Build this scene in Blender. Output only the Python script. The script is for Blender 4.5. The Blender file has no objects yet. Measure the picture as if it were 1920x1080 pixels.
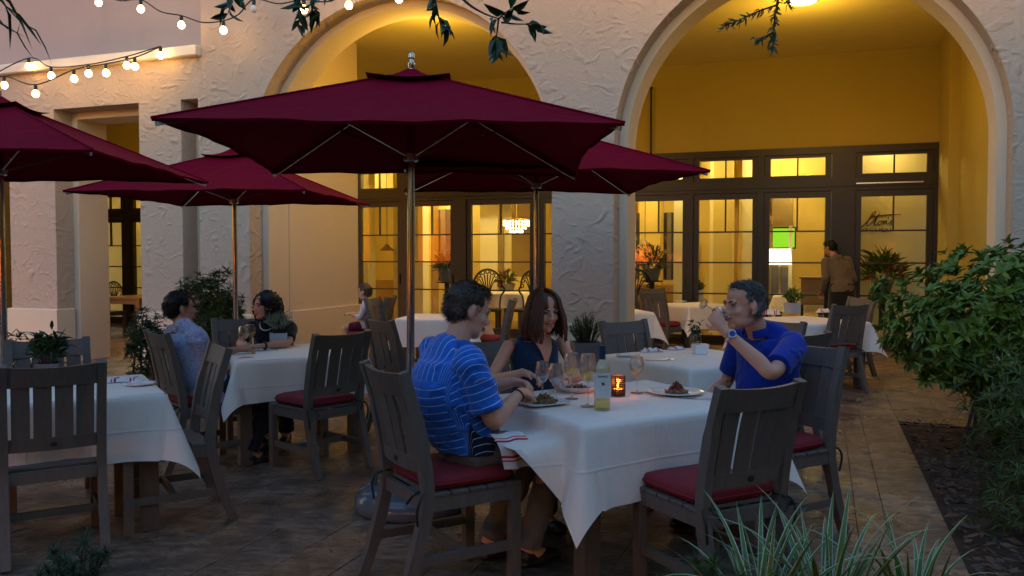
import bpy, bmesh, math, random
import numpy as np
from mathutils import Vector, Matrix
random.seed(7); rng = np.random.default_rng(7)
R = math.radians
scene = bpy.context.scene
C = scene.collection

# ------------------------------------------------------------------ camera
CAM_H, FPX, PITCH = 1.48, 1600.0, 2.15
cam = bpy.data.cameras.new('camera'); camo = bpy.data.objects.new('camera', cam); C.objects.link(camo)
cam.sensor_width = 36.0; cam.lens = FPX / 1920 * 36.0
cam.clip_start = 0.05; cam.clip_end = 400.0
camo.location = (0, 0, CAM_H); camo.rotation_euler = (R(90 - PITCH), 0, 0)
scene.camera = camo

# ------------------------------------------------------------------ dusk sky, weak sun, exposure
SUN_EL, SUN_AZ = 2.0, 212.0        # the sun is all but down, to the side and behind the photographer
world = bpy.data.worlds.new('World'); scene.world = world; world.use_nodes = True
wn = world.node_tree; wn.nodes.clear()
sky = wn.nodes.new('ShaderNodeTexSky'); sky.sky_type = 'NISHITA'; sky.sun_disc = False
sky.sun_elevation = R(SUN_EL); sky.sun_rotation = R(SUN_AZ); sky.air_density = 1.6; sky.dust_density = 0.6; sky.ozone_density = 3.2
bg = wn.nodes.new('ShaderNodeBackground'); bg.inputs['Strength'].default_value = 0.15
wo = wn.nodes.new('ShaderNodeOutputWorld')
wn.links.new(sky.outputs[0], bg.inputs[0]); wn.links.new(bg.outputs[0], wo.inputs[0])
sun = bpy.data.lights.new('sun', 'SUN'); sun.energy = 0.01; sun.angle = R(25); sun.color = (1.0, 0.62, 0.50)
suno = bpy.data.objects.new('sun', sun); C.objects.link(suno)
suno.rotation_euler = (R(88), 0, R(-32))
scene.view_settings.view_transform = 'Standard'; scene.view_settings.look = 'None'
EXPO = 3.6; LK = 2.0 ** (1.7 - EXPO)      # lamps keep their look when the exposure changes
scene.view_settings.exposure = EXPO; scene.view_settings.gamma = 1.0
scene.view_settings.use_curve_mapping = False
scene.render.engine = 'CYCLES'
scene.cycles.use_denoising = True
scene.cycles.max_bounces = 7; scene.cycles.transparent_max_bounces = 16
scene.cycles.caustics_reflective = False; scene.cycles.caustics_refractive = False
scene.cycles.sample_clamp_indirect = 4.0

# ------------------------------------------------------------------ layout helpers
AF = R(19.9)                       # the facade turns 19.9 degrees from the picture plane
def G(px, py, z=0.0):              # where the sight line through a photo pixel meets height z
    th = R(PITCH); x = (px - 960) / FPX; y = (540 - py) / FPX
    d = Vector((x, math.cos(th) + y * math.sin(th), -math.sin(th) + y * math.cos(th)))
    t = (z - CAM_H) / d.z
    return Vector((d.x * t, d.y * t, z))
def D(px, py, dist):               # the point at a given distance into the scene
    th = R(PITCH); x = (px - 960) / FPX; y = (540 - py) / FPX
    d = Vector((x, math.cos(th) + y * math.sin(th), -math.sin(th) + y * math.cos(th)))
    t = dist / d.y
    return Vector((d.x * t, dist, CAM_H + d.z * t))
def FW(X, Y, z=0.0):               # facade coordinates to world
    return Vector((X * math.cos(AF) + Y * math.sin(AF), -X * math.sin(AF) + Y * math.cos(AF), z))

# ------------------------------------------------------------------ materials
def new_mat(name):
    m = bpy.data.materials.new(name); m.use_nodes = True
    nt = m.node_tree; b = nt.nodes['Principled BSDF']
    return m, nt, b
def N(nt, t, **kw):
    n = nt.nodes.new(t)
    for k, v in kw.items():
        if k in n.inputs: n.inputs[k].default_value = v
        else: setattr(n, k, v)
    return n
def coords(nt, kind='Object', scale=(1, 1, 1), rot=(0, 0, 0)):
    tc = N(nt, 'ShaderNodeTexCoord'); mp = N(nt, 'ShaderNodeMapping')
    mp.inputs['Scale'].default_value = scale; mp.inputs['Rotation'].default_value = rot
    nt.links.new(tc.outputs[kind], mp.inputs[0]); return mp.outputs[0]
def mix(nt, fac, a, b):
    n = N(nt, 'ShaderNodeMix', data_type='RGBA')
    for sock, v in ((n.inputs[0], fac), (n.inputs[6], a), (n.inputs[7], b)):
        if hasattr(v, 'links'): nt.links.new(v, sock)
        else: sock.default_value = v if not isinstance(v, tuple) or len(v) == 4 else (*v, 1)
    return n.outputs[2]
def ramp(nt, src, p0, p1, c0=(0, 0, 0, 1), c1=(1, 1, 1, 1)):
    n = N(nt, 'ShaderNodeValToRGB'); e = n.color_ramp.elements
    e[0].position, e[1].position = p0, p1; e[0].color, e[1].color = c0, c1
    nt.links.new(src, n.inputs[0]); return n.outputs[0]
def noise(nt, vec, scale, detail=4.0, rough=0.55, dist=0.0, typ=None):
    n = N(nt, 'ShaderNodeTexNoise', Scale=scale, Detail=detail, Roughness=rough, Distortion=dist)
    if typ: n.noise_type = typ
    nt.links.new(vec, n.inputs['Vector']); return n.outputs[0]
def bump(nt, b, h, strength=0.3, dist=0.01):
    n = N(nt, 'ShaderNodeBump', Strength=strength, Distance=dist)
    nt.links.new(h, n.inputs['Height']); nt.links.new(n.outputs[0], b.inputs['Normal'])
def rand_hue(nt, col, amount=0.15):
    oi = N(nt, 'ShaderNodeObjectInfo'); h = N(nt, 'ShaderNodeHueSaturation')
    mr = N(nt, 'ShaderNodeMapRange'); mr.inputs[3].default_value = 1 - amount; mr.inputs[4].default_value = 1 + amount
    nt.links.new(oi.outputs['Random'], mr.inputs[0]); nt.links.new(mr.outputs[0], h.inputs['Value'])
    nt.links.new(col, h.inputs['Color']); return h.outputs[0]

def simple(name, col, rough=0.5, metal=0.0, nscale=12.0, var=0.18, bstr=0.15, bscale=60.0, spec=0.5, stretch=(1, 1, 1), hue=0.0, **kw):
    m, nt, b = new_mat(name); v = coords(nt, scale=stretch)
    c0 = tuple(x * (1 - var) for x in col); c1 = tuple(min(1, x * (1 + var)) for x in col)
    c = mix(nt, noise(nt, v, nscale), c0, c1)
    if hue: c = rand_hue(nt, c, hue)
    nt.links.new(c, b.inputs['Base Color'])
    rr = N(nt, 'ShaderNodeMapRange'); rr.inputs[3].default_value = rough * 0.85; rr.inputs[4].default_value = min(1, rough * 1.15)
    nt.links.new(noise(nt, v, nscale * 1.7), rr.inputs[0]); nt.links.new(rr.outputs[0], b.inputs['Roughness'])
    b.inputs['Metallic'].default_value = metal; b.inputs['Specular IOR Level'].default_value = spec
    if bstr: bump(nt, b, noise(nt, v, bscale, 5), bstr, 0.004)
    for k, val in kw.items(): b.inputs[k.replace('_', ' ')].default_value = val
    return m
def emit(name, col, strength):
    m, nt, b = new_mat(name)
    b.inputs['Base Color'].default_value = (*col, 1); b.inputs['Emission Color'].default_value = (*col, 1)
    b.inputs['Emission Strength'].default_value = strength * LK; return m
def glass(name, tint=(1, 1, 1), refl=1.0, rough=0.0, body=0.0):
    m = bpy.data.materials.new(name); m.use_nodes = True; nt = m.node_tree; nt.nodes.clear()
    o = N(nt, 'ShaderNodeOutputMaterial'); t = N(nt, 'ShaderNodeBsdfTransparent'); g = N(nt, 'ShaderNodeBsdfGlossy')
    t.inputs[0].default_value = (*tint, 1); g.inputs['Roughness'].default_value = rough
    lw = N(nt, 'ShaderNodeLayerWeight', Blend=0.5); fr = N(nt, 'ShaderNodeMath', operation='POWER'); nt.links.new(lw.outputs['Facing'], fr.inputs[0]); fr.inputs[1].default_value = 4.0
    ml = N(nt, 'ShaderNodeMath', operation='MULTIPLY_ADD')
    nt.links.new(fr.outputs[0], ml.inputs[0]); ml.inputs[1].default_value = 0.62 * refl; ml.inputs[2].default_value = 0.035 * refl + body; ml.use_clamp = True
    mx = N(nt, 'ShaderNodeMixShader'); nt.links.new(ml.outputs[0], mx.inputs[0])
    nt.links.new(t.outputs[0], mx.inputs[1]); nt.links.new(g.outputs[0], mx.inputs[2]); nt.links.new(mx.outputs[0], o.inputs[0])
    return m

def real_glass(name, tint=(1, 1, 1)):      # refracting wall mixed with clear transmission, as thin stemware shows both
    m = glass(name, tint, 1.6, 0.0, 0.03); nt = m.node_tree; out = [n for n in nt.nodes if n.type == 'OUTPUT_MATERIAL'][0]; src = out.inputs[0].links[0].from_socket
    g = N(nt, 'ShaderNodeBsdfGlass', IOR=1.45, Roughness=0.0); g.inputs[0].default_value = (*tint, 1)
    mx = N(nt, 'ShaderNodeMixShader'); mx.inputs[0].default_value = 0.45; nt.links.new(src, mx.inputs[1]); nt.links.new(g.outputs[0], mx.inputs[2]); nt.links.new(mx.outputs[0], out.inputs[0]); return m
def stucco_mat(name, c0, c1, bstr, dist):
    m, nt, b = new_mat(name); v = coords(nt)
    big = noise(nt, v, 0.9, 3); c = mix(nt, big, c0, c1)
    st = ramp(nt, noise(nt, coords(nt, scale=(1, 1, 0.25)), 2.3, 6, 0.65), 0.55, 0.85)
    fac = N(nt, 'ShaderNodeMath', operation='MULTIPLY'); nt.links.new(st, fac.inputs[0]); fac.inputs[1].default_value = 0.25
    c = mix(nt, fac.outputs[0], c, tuple(x * 0.72 for x in c0))
    nt.links.new(c, b.inputs['Base Color']); b.inputs['Roughness'].default_value = 0.85; b.inputs['Specular IOR Level'].default_value = 0.25
    # skip-trowel plaster: raised curved strokes over a finer skin
    s1 = noise(nt, coords(nt, scale=(1, 1, 1.5), rot=(0, R(35), 0)), 4.6, 4, 0.55, 1.3, 'RIDGED_MULTIFRACTAL')
    s2 = noise(nt, coords(nt, scale=(1.6, 1, 0.8), rot=(0, R(-30), 0)), 5.0, 2, 0.5, 1.2, 'RIDGED_MULTIFRACTAL')
    s3 = noise(nt, v, 38, 5, 0.6)
    a = N(nt, 'ShaderNodeMath', operation='MULTIPLY_ADD'); nt.links.new(ramp(nt, s1, 0.05, 0.95), a.inputs[0]); a.inputs[1].default_value = 0.8
    q = N(nt, 'ShaderNodeMath', operation='MULTIPLY'); nt.links.new(s2, q.inputs[0]); q.inputs[1].default_value = 0.35
    nt.links.new(q.outputs[0], a.inputs[2])
    a2 = N(nt, 'ShaderNodeMath', operation='MULTIPLY_ADD'); nt.links.new(s3, a2.inputs[0]); a2.inputs[1].default_value = 0.22; nt.links.new(a.outputs[0], a2.inputs[2])
    bump(nt, b, a2.outputs[0], bstr, dist)
    return m

M = {}
M['stucco'] = stucco_mat('stucco', (0.45, 0.345, 0.265), (0.53, 0.415, 0.32), 0.62, 0.05)
M['smooth_stucco'] = stucco_mat('smooth_stucco', (0.66, 0.54, 0.40), (0.72, 0.60, 0.45), 0.22, 0.015)
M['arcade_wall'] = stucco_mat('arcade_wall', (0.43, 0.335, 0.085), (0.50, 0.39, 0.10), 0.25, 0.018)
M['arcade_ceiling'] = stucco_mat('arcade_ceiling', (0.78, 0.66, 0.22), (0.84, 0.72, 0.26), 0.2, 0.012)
M['upper_wall'] = stucco_mat('upper_wall', (0.36, 0.30, 0.28), (0.42, 0.35, 0.32), 0.25, 0.015)
M['white_trim'] = simple('white_trim', (0.74, 0.66, 0.55), 0.7, var=0.08, bscale=30)
M['door_paint'] = simple('door_paint', (0.017, 0.0125, 0.0085), 0.42, var=0.25, stretch=(3, 3, 0.6), bstr=0.1)
M['room_wall'] = simple('room_wall', (0.78, 0.60, 0.16), 0.75, var=0.10, nscale=1.5, bstr=0.05)
M['room_dark'] = simple('room_dark', (0.30, 0.21, 0.07), 0.7, var=0.2, nscale=3)
M['room_green'] = simple('room_green', (0.30, 0.31, 0.07), 0.75, var=0.12, nscale=2)
M['sign_wall'] = simple('sign_wall', (0.62, 0.53, 0.24), 0.7, var=0.06, nscale=2)
M['room_floor'] = simple('room_floor', (0.20, 0.11, 0.05), 0.35, stretch=(1, 8, 1))
M['pane'] = glass('pane', (0.97, 0.98, 0.96), 1.1)
M['glass'] = glass('clear_glass', (0.98, 0.985, 0.99), 1.7, 0.0, 0.035)
M['stemware'] = real_glass('stemware')
M['bottle_glass'] = glass('bottle_glass', (0.90, 0.96, 0.84), 1.5, 0.02, 0.05)
M['wine'] = glass('white_wine', (0.96, 0.86, 0.46), 1.2, 0.0, 0.03)
M['rose'] = glass('amber_wine', (0.95, 0.70, 0.42), 1.2, 0.0, 0.03)
M['water'] = glass('iced_water', (0.88, 0.86, 0.90), 1.2, 0.05, 0.06)
M['chrome'] = simple('chrome', (0.46, 0.52, 0.60), 0.13, 1.0, var=0.05, bstr=0.0)
M['steel'] = simple('steel', (0.60, 0.60, 0.60), 0.26, 1.0, var=0.05, bstr=0.0)
M['wood'] = simple('weathered_wood', (0.125, 0.102, 0.086), 0.55, nscale=9, var=0.30, stretch=(6, 6, 0.7), bscale=26, bstr=0.30, hue=0.10)
M['table_wood'] = simple('table_wood', (0.10, 0.075, 0.055), 0.5, nscale=9, var=0.3, stretch=(5, 5, 0.8), bscale=26, bstr=0.25)
M['oak'] = simple('honey_oak', (0.26, 0.16, 0.07), 0.45, nscale=8, var=0.25, stretch=(5, 5, 0.8))
M['cushion'] = simple('red_cushion', (0.21, 0.010, 0.018), 0.8, nscale=30, var=0.2, bscale=220, bstr=0.25)
M['black'] = simple('black', (0.012, 0.012, 0.013), 0.5, var=0.3)
M['iron'] = simple('dark_iron', (0.020, 0.014, 0.010), 0.45, 0.4, var=0.3)
M['linen'] = None
M['plate'] = simple('white_china', (0.80, 0.80, 0.80), 0.12, var=0.03, bstr=0.0)
M['pot_white'] = simple('pot_white', (0.82, 0.80, 0.76), 0.5, var=0.1)
M['pot_grey'] = simple('pot_grey', (0.16, 0.16, 0.17), 0.5, var=0.15)
M['soil'] = simple('soil', (0.030, 0.019, 0.012), 0.95, nscale=50, var=0.5, bscale=90, bstr=0.8)
M['bark'] = simple('bark', (0.07, 0.05, 0.035), 0.9, nscale=18, var=0.4, bscale=30, bstr=0.6, stretch=(3, 3, 0.8))
M['base_stone'] = simple('umbrella_base_paint', (0.10, 0.125, 0.16), 0.10, var=0.15, nscale=20, bstr=0.15, bscale=35)
M['bulb'] = emit('bulb', (1.0, 0.58, 0.18), 10.5)
M['bulb_off'] = simple('bulb_off', (0.7, 0.68, 0.66), 0.2, var=0.02, bstr=0)
M['lamp_disc'] = emit('lamp_disc', (1.0, 0.72, 0.36), 3.0)
M['spot'] = emit('spot', (1.0, 0.80, 0.45), 8.0)
M['crystal'] = emit('crystal', (1.0, 0.70, 0.32), 2.5)
M['shade'] = emit('lit_shade', (1.0, 0.92, 0.66), 1.0)
M['screen_green'] = emit('screen_green', (0.22, 0.62, 0.02), 0.3)
M['flame'] = emit('flame', (1.0, 0.50, 0.14), 9.0)
M['ink'] = simple('ink', (0.02, 0.015, 0.01), 0.6, var=0.1, bstr=0)
M['skin_fair'] = None

def leaf_mat(name, c, c2, rough=0.38, trans=0.12, hue=0.0):
    m, nt, b = new_mat(name); v = coords(nt)
    c_ = mix(nt, noise(nt, v, 9, 3), c, c2)
    if hue: c_ = rand_hue(nt, c_, hue)
    nt.links.new(c_, b.inputs['Base Color']); b.inputs['Roughness'].default_value = rough
    b.inputs['Subsurface Weight'].default_value = 0.0
    b.inputs['Specular IOR Level'].default_value = 0.45
    return m
M['leaf'] = leaf_mat('glossy_leaf', (0.050, 0.10, 0.009), (0.165, 0.235, 0.022), 0.45, hue=0.25)
M['leaf_dark'] = leaf_mat('dark_leaf', (0.012, 0.040, 0.014), (0.035, 0.085, 0.025), 0.45)
M['leaf_needle'] = leaf_mat('needle_leaf', (0.030, 0.060, 0.010), (0.085, 0.13, 0.020), 0.5)
M['leaf_lime'] = leaf_mat('lime_leaf', (0.10, 0.17, 0.02), (0.20, 0.26, 0.04), 0.45)
M['leaf_oak'] = leaf_mat('oak_leaf', (0.018, 0.045, 0.012), (0.045, 0.085, 0.02), 0.4)
M['leaf_grey'] = leaf_mat('grey_leaf', (0.16, 0.20, 0.14), (0.27, 0.31, 0.22), 0.6)
M['dead_leaf'] = simple('dead_leaf', (0.11, 0.055, 0.025), 0.8, nscale=3, var=0.6)
M['petal'] = simple('petal', (0.5, 0.06, 0.03), 0.6, var=0.3)

def linen_mat(name, col):
    m, nt, b = new_mat(name); v = coords(nt)
    c = mix(nt, noise(nt, v, 3, 4), tuple(x * 0.93 for x in col), col); nt.links.new(c, b.inputs['Base Color'])
    b.inputs['Roughness'].default_value = 0.85; b.inputs['Sheen Weight'].default_value = 0.15; b.inputs['Specular IOR Level'].default_value = 0.2
    w = noise(nt, coords(nt, scale=(1, 1, 0.6)), 7, 3, 0.5, 0.8)
    f = noise(nt, v, 260, 2); a = N(nt, 'ShaderNodeMath', operation='MULTIPLY_ADD')
    nt.links.new(f, a.inputs[0]); a.inputs[1].default_value = 0.06; nt.links.new(w, a.inputs[2])
    sp = N(nt, 'ShaderNodeSeparateXYZ'); nt.links.new(v, sp.inputs[0]); tot = a.outputs[0]
    for ax, pos in ((0, -0.16), (0, 0.17), (1, -0.17), (1, 0.15), (2, 0.56)):      # ironed fold lines
        d = N(nt, 'ShaderNodeMath', operation='SUBTRACT'); nt.links.new(sp.outputs[ax], d.inputs[0]); d.inputs[1].default_value = pos
        ab = N(nt, 'ShaderNodeMath', operation='ABSOLUTE'); nt.links.new(d.outputs[0], ab.inputs[0])
        mr = N(nt, 'ShaderNodeMapRange'); mr.interpolation_type = 'SMOOTHSTEP'; mr.inputs[2].default_value = 0.010; mr.inputs[3].default_value = 0.16; mr.inputs[4].default_value = 0.0
        nt.links.new(ab.outputs[0], mr.inputs[0]); ad = N(nt, 'ShaderNodeMath', operation='ADD'); nt.links.new(mr.outputs[0], ad.inputs[0]); nt.links.new(tot, ad.inputs[1]); tot = ad.outputs[0]
    bump(nt, b, tot, 0.5, 0.022); return m
M['linen'] = linen_mat('linen', (0.88, 0.78, 0.68))

# napkin: white cotton with woven red stripes
def napkin_mat():
    m, nt, b = new_mat('napkin'); tc = N(nt, 'ShaderNodeTexCoord'); sp = N(nt, 'ShaderNodeSeparateXYZ'); nt.links.new(tc.outputs['UV'], sp.inputs[0])
    prev = (0.75, 0.74, 0.76)
    for p, w, col in ((0.24, 0.018, (0.5, 0.05, 0.08)), (0.33, 0.03, (0.45, 0.03, 0.06)), (0.74, 0.03, (0.45, 0.03, 0.06)), (0.83, 0.018, (0.5, 0.05, 0.08))):
        c = N(nt, 'ShaderNodeMath', operation='COMPARE'); nt.links.new(sp.outputs[0], c.inputs[0]); c.inputs[1].default_value = p; c.inputs[2].default_value = w
        prev = mix(nt, c.outputs[0], prev, col)
    nt.links.new(prev, b.inputs['Base Color']); b.inputs['Roughness'].default_value = 0.9; return m
M['napkin'] = napkin_mat()

def canvas_mat():
    m, nt, b = new_mat('maroon_canvas'); v = coords(nt)
    c = mix(nt, noise(nt, v, 2.2, 4), (0.17, 0.0022, 0.013), (0.23, 0.0032, 0.020)); nt.links.new(c, b.inputs['Base Color'])
    b.inputs['Roughness'].default_value = 0.9; b.inputs['Specular IOR Level'].default_value = 0.04
    w = noise(nt, v, 4.2, 4, 0.55, 1.0); f = noise(nt, v, 400, 1)
    a = N(nt, 'ShaderNodeMath', operation='MULTIPLY_ADD'); nt.links.new(f, a.inputs[0]); a.inputs[1].default_value = 0.05; nt.links.new(w, a.inputs[2])
    bump(nt, b, a.outputs[0], 0.6, 0.035); return m
M['canvas'] = canvas_mat()

def travertine_mat(name, scale=1.0):
    m, nt, b = new_mat(name)
    tc = N(nt, 'ShaderNodeTexCoord'); geo = N(nt, 'ShaderNodeNewGeometry')
    v = geo.outputs['Position']
    vs = N(nt, 'ShaderNodeVectorMath', operation='MULTIPLY'); nt.links.new(v, vs.inputs[0]); vs.inputs[1].default_value = (1.0, 2.2, 1.0)
    vein = noise(nt, vs.outputs[0], 8.5, 9, 0.72, 0.6)
    c = mix(nt, ramp(nt, vein, 0.36, 0.66), (0.075, 0.041, 0.026), (0.38, 0.25, 0.172))
    c = rand_hue(nt, c, 0.16)
    blot = ramp(nt, noise(nt, v, 1.6, 7, 0.75, 0.8), 0.44, 0.60)
    fac = N(nt, 'ShaderNodeMath', operation='MULTIPLY'); nt.links.new(blot, fac.inputs[0]); fac.inputs[1].default_value = 0.82
    c = mix(nt, fac.outputs[0], c, (0.070, 0.050, 0.038))
    pit = ramp(nt, noise(nt, vs.outputs[0], 24, 5, 0.7), 0.60, 0.70)
    c = mix(nt, pit, c, (0.05, 0.036, 0.027))
    nt.links.new(c, b.inputs['Base Color'])
    rr = N(nt, 'ShaderNodeMapRange'); rr.inputs[1].default_value = 0.35; rr.inputs[2].default_value = 0.65; rr.inputs[3].default_value = 0.16; rr.inputs[4].default_value = 0.66
    nt.links.new(noise(nt, v, 2.4, 5, 0.65), rr.inputs[0]); nt.links.new(rr.outputs[0], b.inputs['Roughness'])
    b.inputs['Specular IOR Level'].default_value = 0.5
    a = N(nt, 'ShaderNodeMath', operation='MULTIPLY_ADD'); nt.links.new(vein, a.inputs[0]); a.inputs[1].default_value = 0.5
    nt.links.new(noise(nt, v, 9, 5, 0.7), a.inputs[2])
    bump(nt, b, a.outputs[0], 0.7, 0.018)
    return m
M['travertine'] = travertine_mat('travertine')
M['grout'] = simple('grout', (0.12, 0.085, 0.062), 0.9, nscale=20, var=0.4)

# ------------------------------------------------------------------ mesh helpers
class MB:
    def __init__(s): s.v = []; s.f = []; s.uv = None
    def add(s, vs, fs):
        o = len(s.v); s.v += [tuple(p) for p in vs]; s.f += [tuple(i + o for i in f) for f in fs]; return s
    def box(s, x0, x1, y0, y1, z0, z1, mat=None, bev=0.0):
        if bev > 0:
            b = bev; P = []
            for z, k in ((z0, b), (z0 + b, 0), (z1 - b, 0), (z1, b)):
                P += [(x0 + k, y0 + k, z), (x1 - k, y0 + k, z), (x1 - k, y1 - k, z), (x0 + k, y1 - k, z)]
            F = [(3, 2, 1, 0), (12, 13, 14, 15)]
            for l in range(3):
                for i in range(4):
                    j = (i + 1) % 4; F.append((l * 4 + i, l * 4 + j, l * 4 + 4 + j, l * 4 + 4 + i))
        else:
            P = [(x0, y0, z0), (x1, y0, z0), (x1, y1, z0), (x0, y1, z0), (x0, y0, z1), (x1, y0, z1), (x1, y1, z1), (x0, y1, z1)]
            F = [(3, 2, 1, 0), (4, 5, 6, 7), (0, 1, 5, 4), (1, 2, 6, 5), (2, 3, 7, 6), (3, 0, 4, 7)]
        if mat is not None: P = [mat @ Vector(p) for p in P]
        return s.add(P, F)
    def tube(s, pts, rad, seg=8, cap=True, up=(0, 0, 1)):
        pts = [Vector(p) for p in pts]; n = len(pts)
        rad = rad if hasattr(rad, '__len__') else [rad] * n
        vs = []; fs = []; prev = None
        for i, p in enumerate(pts):
            t = (pts[min(i + 1, n - 1)] - pts[max(i - 1, 0)]).normalized()
            a = prev if prev is not None else Vector(up)
            a = a - t * a.dot(t)
            if a.length < 1e-4: a = Vector((1, 0, 0)) - t * t.x
            if a.length < 1e-4: a = Vector((0, 1, 0)) - t * t.y
            a.normalize(); b = t.cross(a); prev = a
            r = rad[i]; ra, rb = (r if hasattr(r, '__len__') else (r, r))
            for k in range(seg):
                th = 2 * math.pi * k / seg; vs.append(p + a * (ra * math.cos(th)) + b * (rb * math.sin(th)))
        for i in range(n - 1):
            for k in range(seg):
                k2 = (k + 1) % seg; fs.append((i * seg + k, i * seg + k2, (i + 1) * seg + k2, (i + 1) * seg + k))
        if cap: fs.append(tuple(range(seg - 1, -1, -1))); fs.append(tuple((n - 1) * seg + k for k in range(seg)))
        return s.add(vs, fs)
    def bar(s, p, q, w, h, up=(0, 0, 1)):      # straight square bar, h along up
        p, q = Vector(p), Vector(q); t = (q - p).normalized(); a = Vector(up) - t * t.dot(Vector(up))
        if a.length < 1e-4: a = Vector((0, 1, 0)) - t * t.y
        a.normalize(); b = t.cross(a); P = []
        for c in (p, q):
            for sa, sb in ((-1, -1), (1, -1), (1, 1), (-1, 1)): P.append(c + a * (sa * h / 2) + b * (sb * w / 2))
        return s.add(P, [(3, 2, 1, 0), (4, 5, 6, 7), (0, 1, 5, 4), (1, 2, 6, 5), (2, 3, 7, 6), (3, 0, 4, 7)])
    def path(s, pts, w, h, up=(1, 0, 0)):      # bent rectangular bar; w along up
        pts = [Vector(p) for p in pts]; n = len(pts); vs = []; fs = []; u = Vector(up)
        for i, p in enumerate(pts):
            t = (pts[min(i + 1, n - 1)] - pts[max(i - 1, 0)]).normalized(); b = t.cross(u).normalized()
            hh = h[i] if hasattr(h, '__len__') else h
            for sa, sb in ((-1, -1), (1, -1), (1, 1), (-1, 1)): vs.append(p + u * (sa * w / 2) + b * (sb * hh / 2))
        for i in range(n - 1):
            for k in range(4): fs.append((i * 4 + k, i * 4 + (k + 1) % 4, i * 4 + 4 + (k + 1) % 4, i * 4 + 4 + k))
        fs += [(3, 2, 1, 0), tuple((n - 1) * 4 + k for k in range(4))]
        return s.add(vs, fs)
    def lathe(s, prof, seg=20, c=(0, 0, 0), sx=1, sy=1):
        vs = []; fs = []; n = len(prof)
        for (r, z) in prof:
            for k in range(seg):
                th = 2 * math.pi * k / seg; vs.append((c[0] + r * sx * math.cos(th), c[1] + r * sy * math.sin(th), c[2] + z))
        for i in range(n - 1):
            for k in range(seg): fs.append((i * seg + k, i * seg + (k + 1) % seg, (i + 1) * seg + (k + 1) % seg, (i + 1) * seg + k))
        if prof[0][0] > 1e-5: fs.append(tuple(range(seg - 1, -1, -1)))
        if prof[-1][0] > 1e-5: fs.append(tuple((n - 1) * seg + k for k in range(seg)))
        return s.add(vs, fs)
    def ell(s, c, r, ax=None, seg=16, rings=10):   # ellipsoid with axes ax (3 vectors)
        c = Vector(c); r = r if hasattr(r, '__len__') else (r, r, r)
        ax = ax or (Vector((1, 0, 0)), Vector((0, 1, 0)), Vector((0, 0, 1)))
        vs = [c - ax[2] * r[2]]; fs = []
        for i in range(1, rings):
            ph = -math.pi / 2 + math.pi * i / rings
            for k in range(seg):
                th = 2 * math.pi * k / seg
                vs.append(c + ax[0] * (r[0] * math.cos(ph) * math.cos(th)) + ax[1] * (r[1] * math.cos(ph) * math.sin(th)) + ax[2] * (r[2] * math.sin(ph)))
        vs.append(c + ax[2] * r[2]); top = len(vs) - 1
        for k in range(seg): fs.append((0, 1 + (k + 1) % seg, 1 + k)); fs.append((top, 1 + (rings - 2) * seg + k, 1 + (rings - 2) * seg + (k + 1) % seg))
        for i in range(rings - 2):
            for k in range(seg): fs.append((1 + i * seg + k, 1 + i * seg + (k + 1) % seg, 1 + (i + 1) * seg + (k + 1) % seg, 1 + (i + 1) * seg + k))
        return s.add(vs, fs)
    def mesh(s, name, mat=None, smooth=0.0):
        me = bpy.data.meshes.new(name); me.from_pydata([tuple(p) for p in s.v], [], s.f); me.update()
        if mat is not None: me.materials.append(mat)
        if smooth:
            me.polygons.foreach_set('use_smooth', [True] * len(me.polygons))
            if smooth < 180: me.set_sharp_from_angle(angle=R(smooth))
        return me
    def build(s, name, mat, parent=None, smooth=0.0, loc=None, rz=0.0):
        o = bpy.data.objects.new(name, s.mesh(name, mat, smooth)); C.objects.link(o)
        if parent is not None: o.parent = parent
        if loc is not None: o.location = loc
        o.rotation_euler = (0, 0, rz); return o
def inst(name, me, parent=None, loc=(0, 0, 0), rot=(0, 0, 0), scale=(1, 1, 1)):
    o = bpy.data.objects.new(name, me); C.objects.link(o); o.parent = parent
    o.location = loc; o.rotation_euler = rot; o.scale = scale; return o
def tag(o, label, cat, group=None):
    o['label'] = label; o['category'] = cat
    if group: o['group'] = group
    return o
def struct(o, label=None):
    o['kind'] = 'structure'
    if label: o['label'] = label
    return o
def stuff(o): o['kind'] = 'stuff'; return o
def thing(name, label, cat, loc=(0, 0, 0), rz=0.0, group=None):
    o = bpy.data.objects.new(name, None); C.objects.link(o); o.empty_display_size = 0.1
    o.location = loc; o.rotation_euler = (0, 0, rz); return tag(o, label, cat, group)
def copy_tree(o, parent=None):
    c = o.copy(); C.objects.link(c); c.parent = parent
    for ch in o.children: copy_tree(ch, c)
    return c
def dup(root, label, loc, rz, group=None):
    c = copy_tree(root); c.location = loc; c.rotation_euler = (0, 0, rz); c['label'] = label
    if group: c['group'] = group
    return c
# ================================================================== ground
gm = MB().add([(-120, -120, -0.05), (120, -120, -0.05), (120, 120, -0.05), (-120, 120, -0.05)], [(0, 1, 2, 3)])
struct(gm.build('ground', M['soil']))
Y0, Y1 = 8.9, 14.5
BED_X, BED_Y = 0.67, 8.26
patio = MB().add([FW(-17, -3, -0.012), FW(BED_X, -3, -0.012), FW(BED_X, BED_Y, -0.012), FW(6, BED_Y, -0.012), FW(6, 14.45, -0.012), FW(-17, 14.45, -0.012)], [(0, 1, 2, 3, 4, 5)]).build('patio', M['grout'])
struct(patio)
def project(p):
    th = R(PITCH); v = Vector(p) - Vector((0, 0, CAM_H))
    zf = v.y * math.cos(th) - v.z * math.sin(th)
    if zf <= 0.1: return None
    yf = v.y * math.sin(th) + v.z * math.cos(th)
    return 960 + FPX * v.x / zf, 540 - FPX * yf / zf, zf
tiles = []
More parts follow.
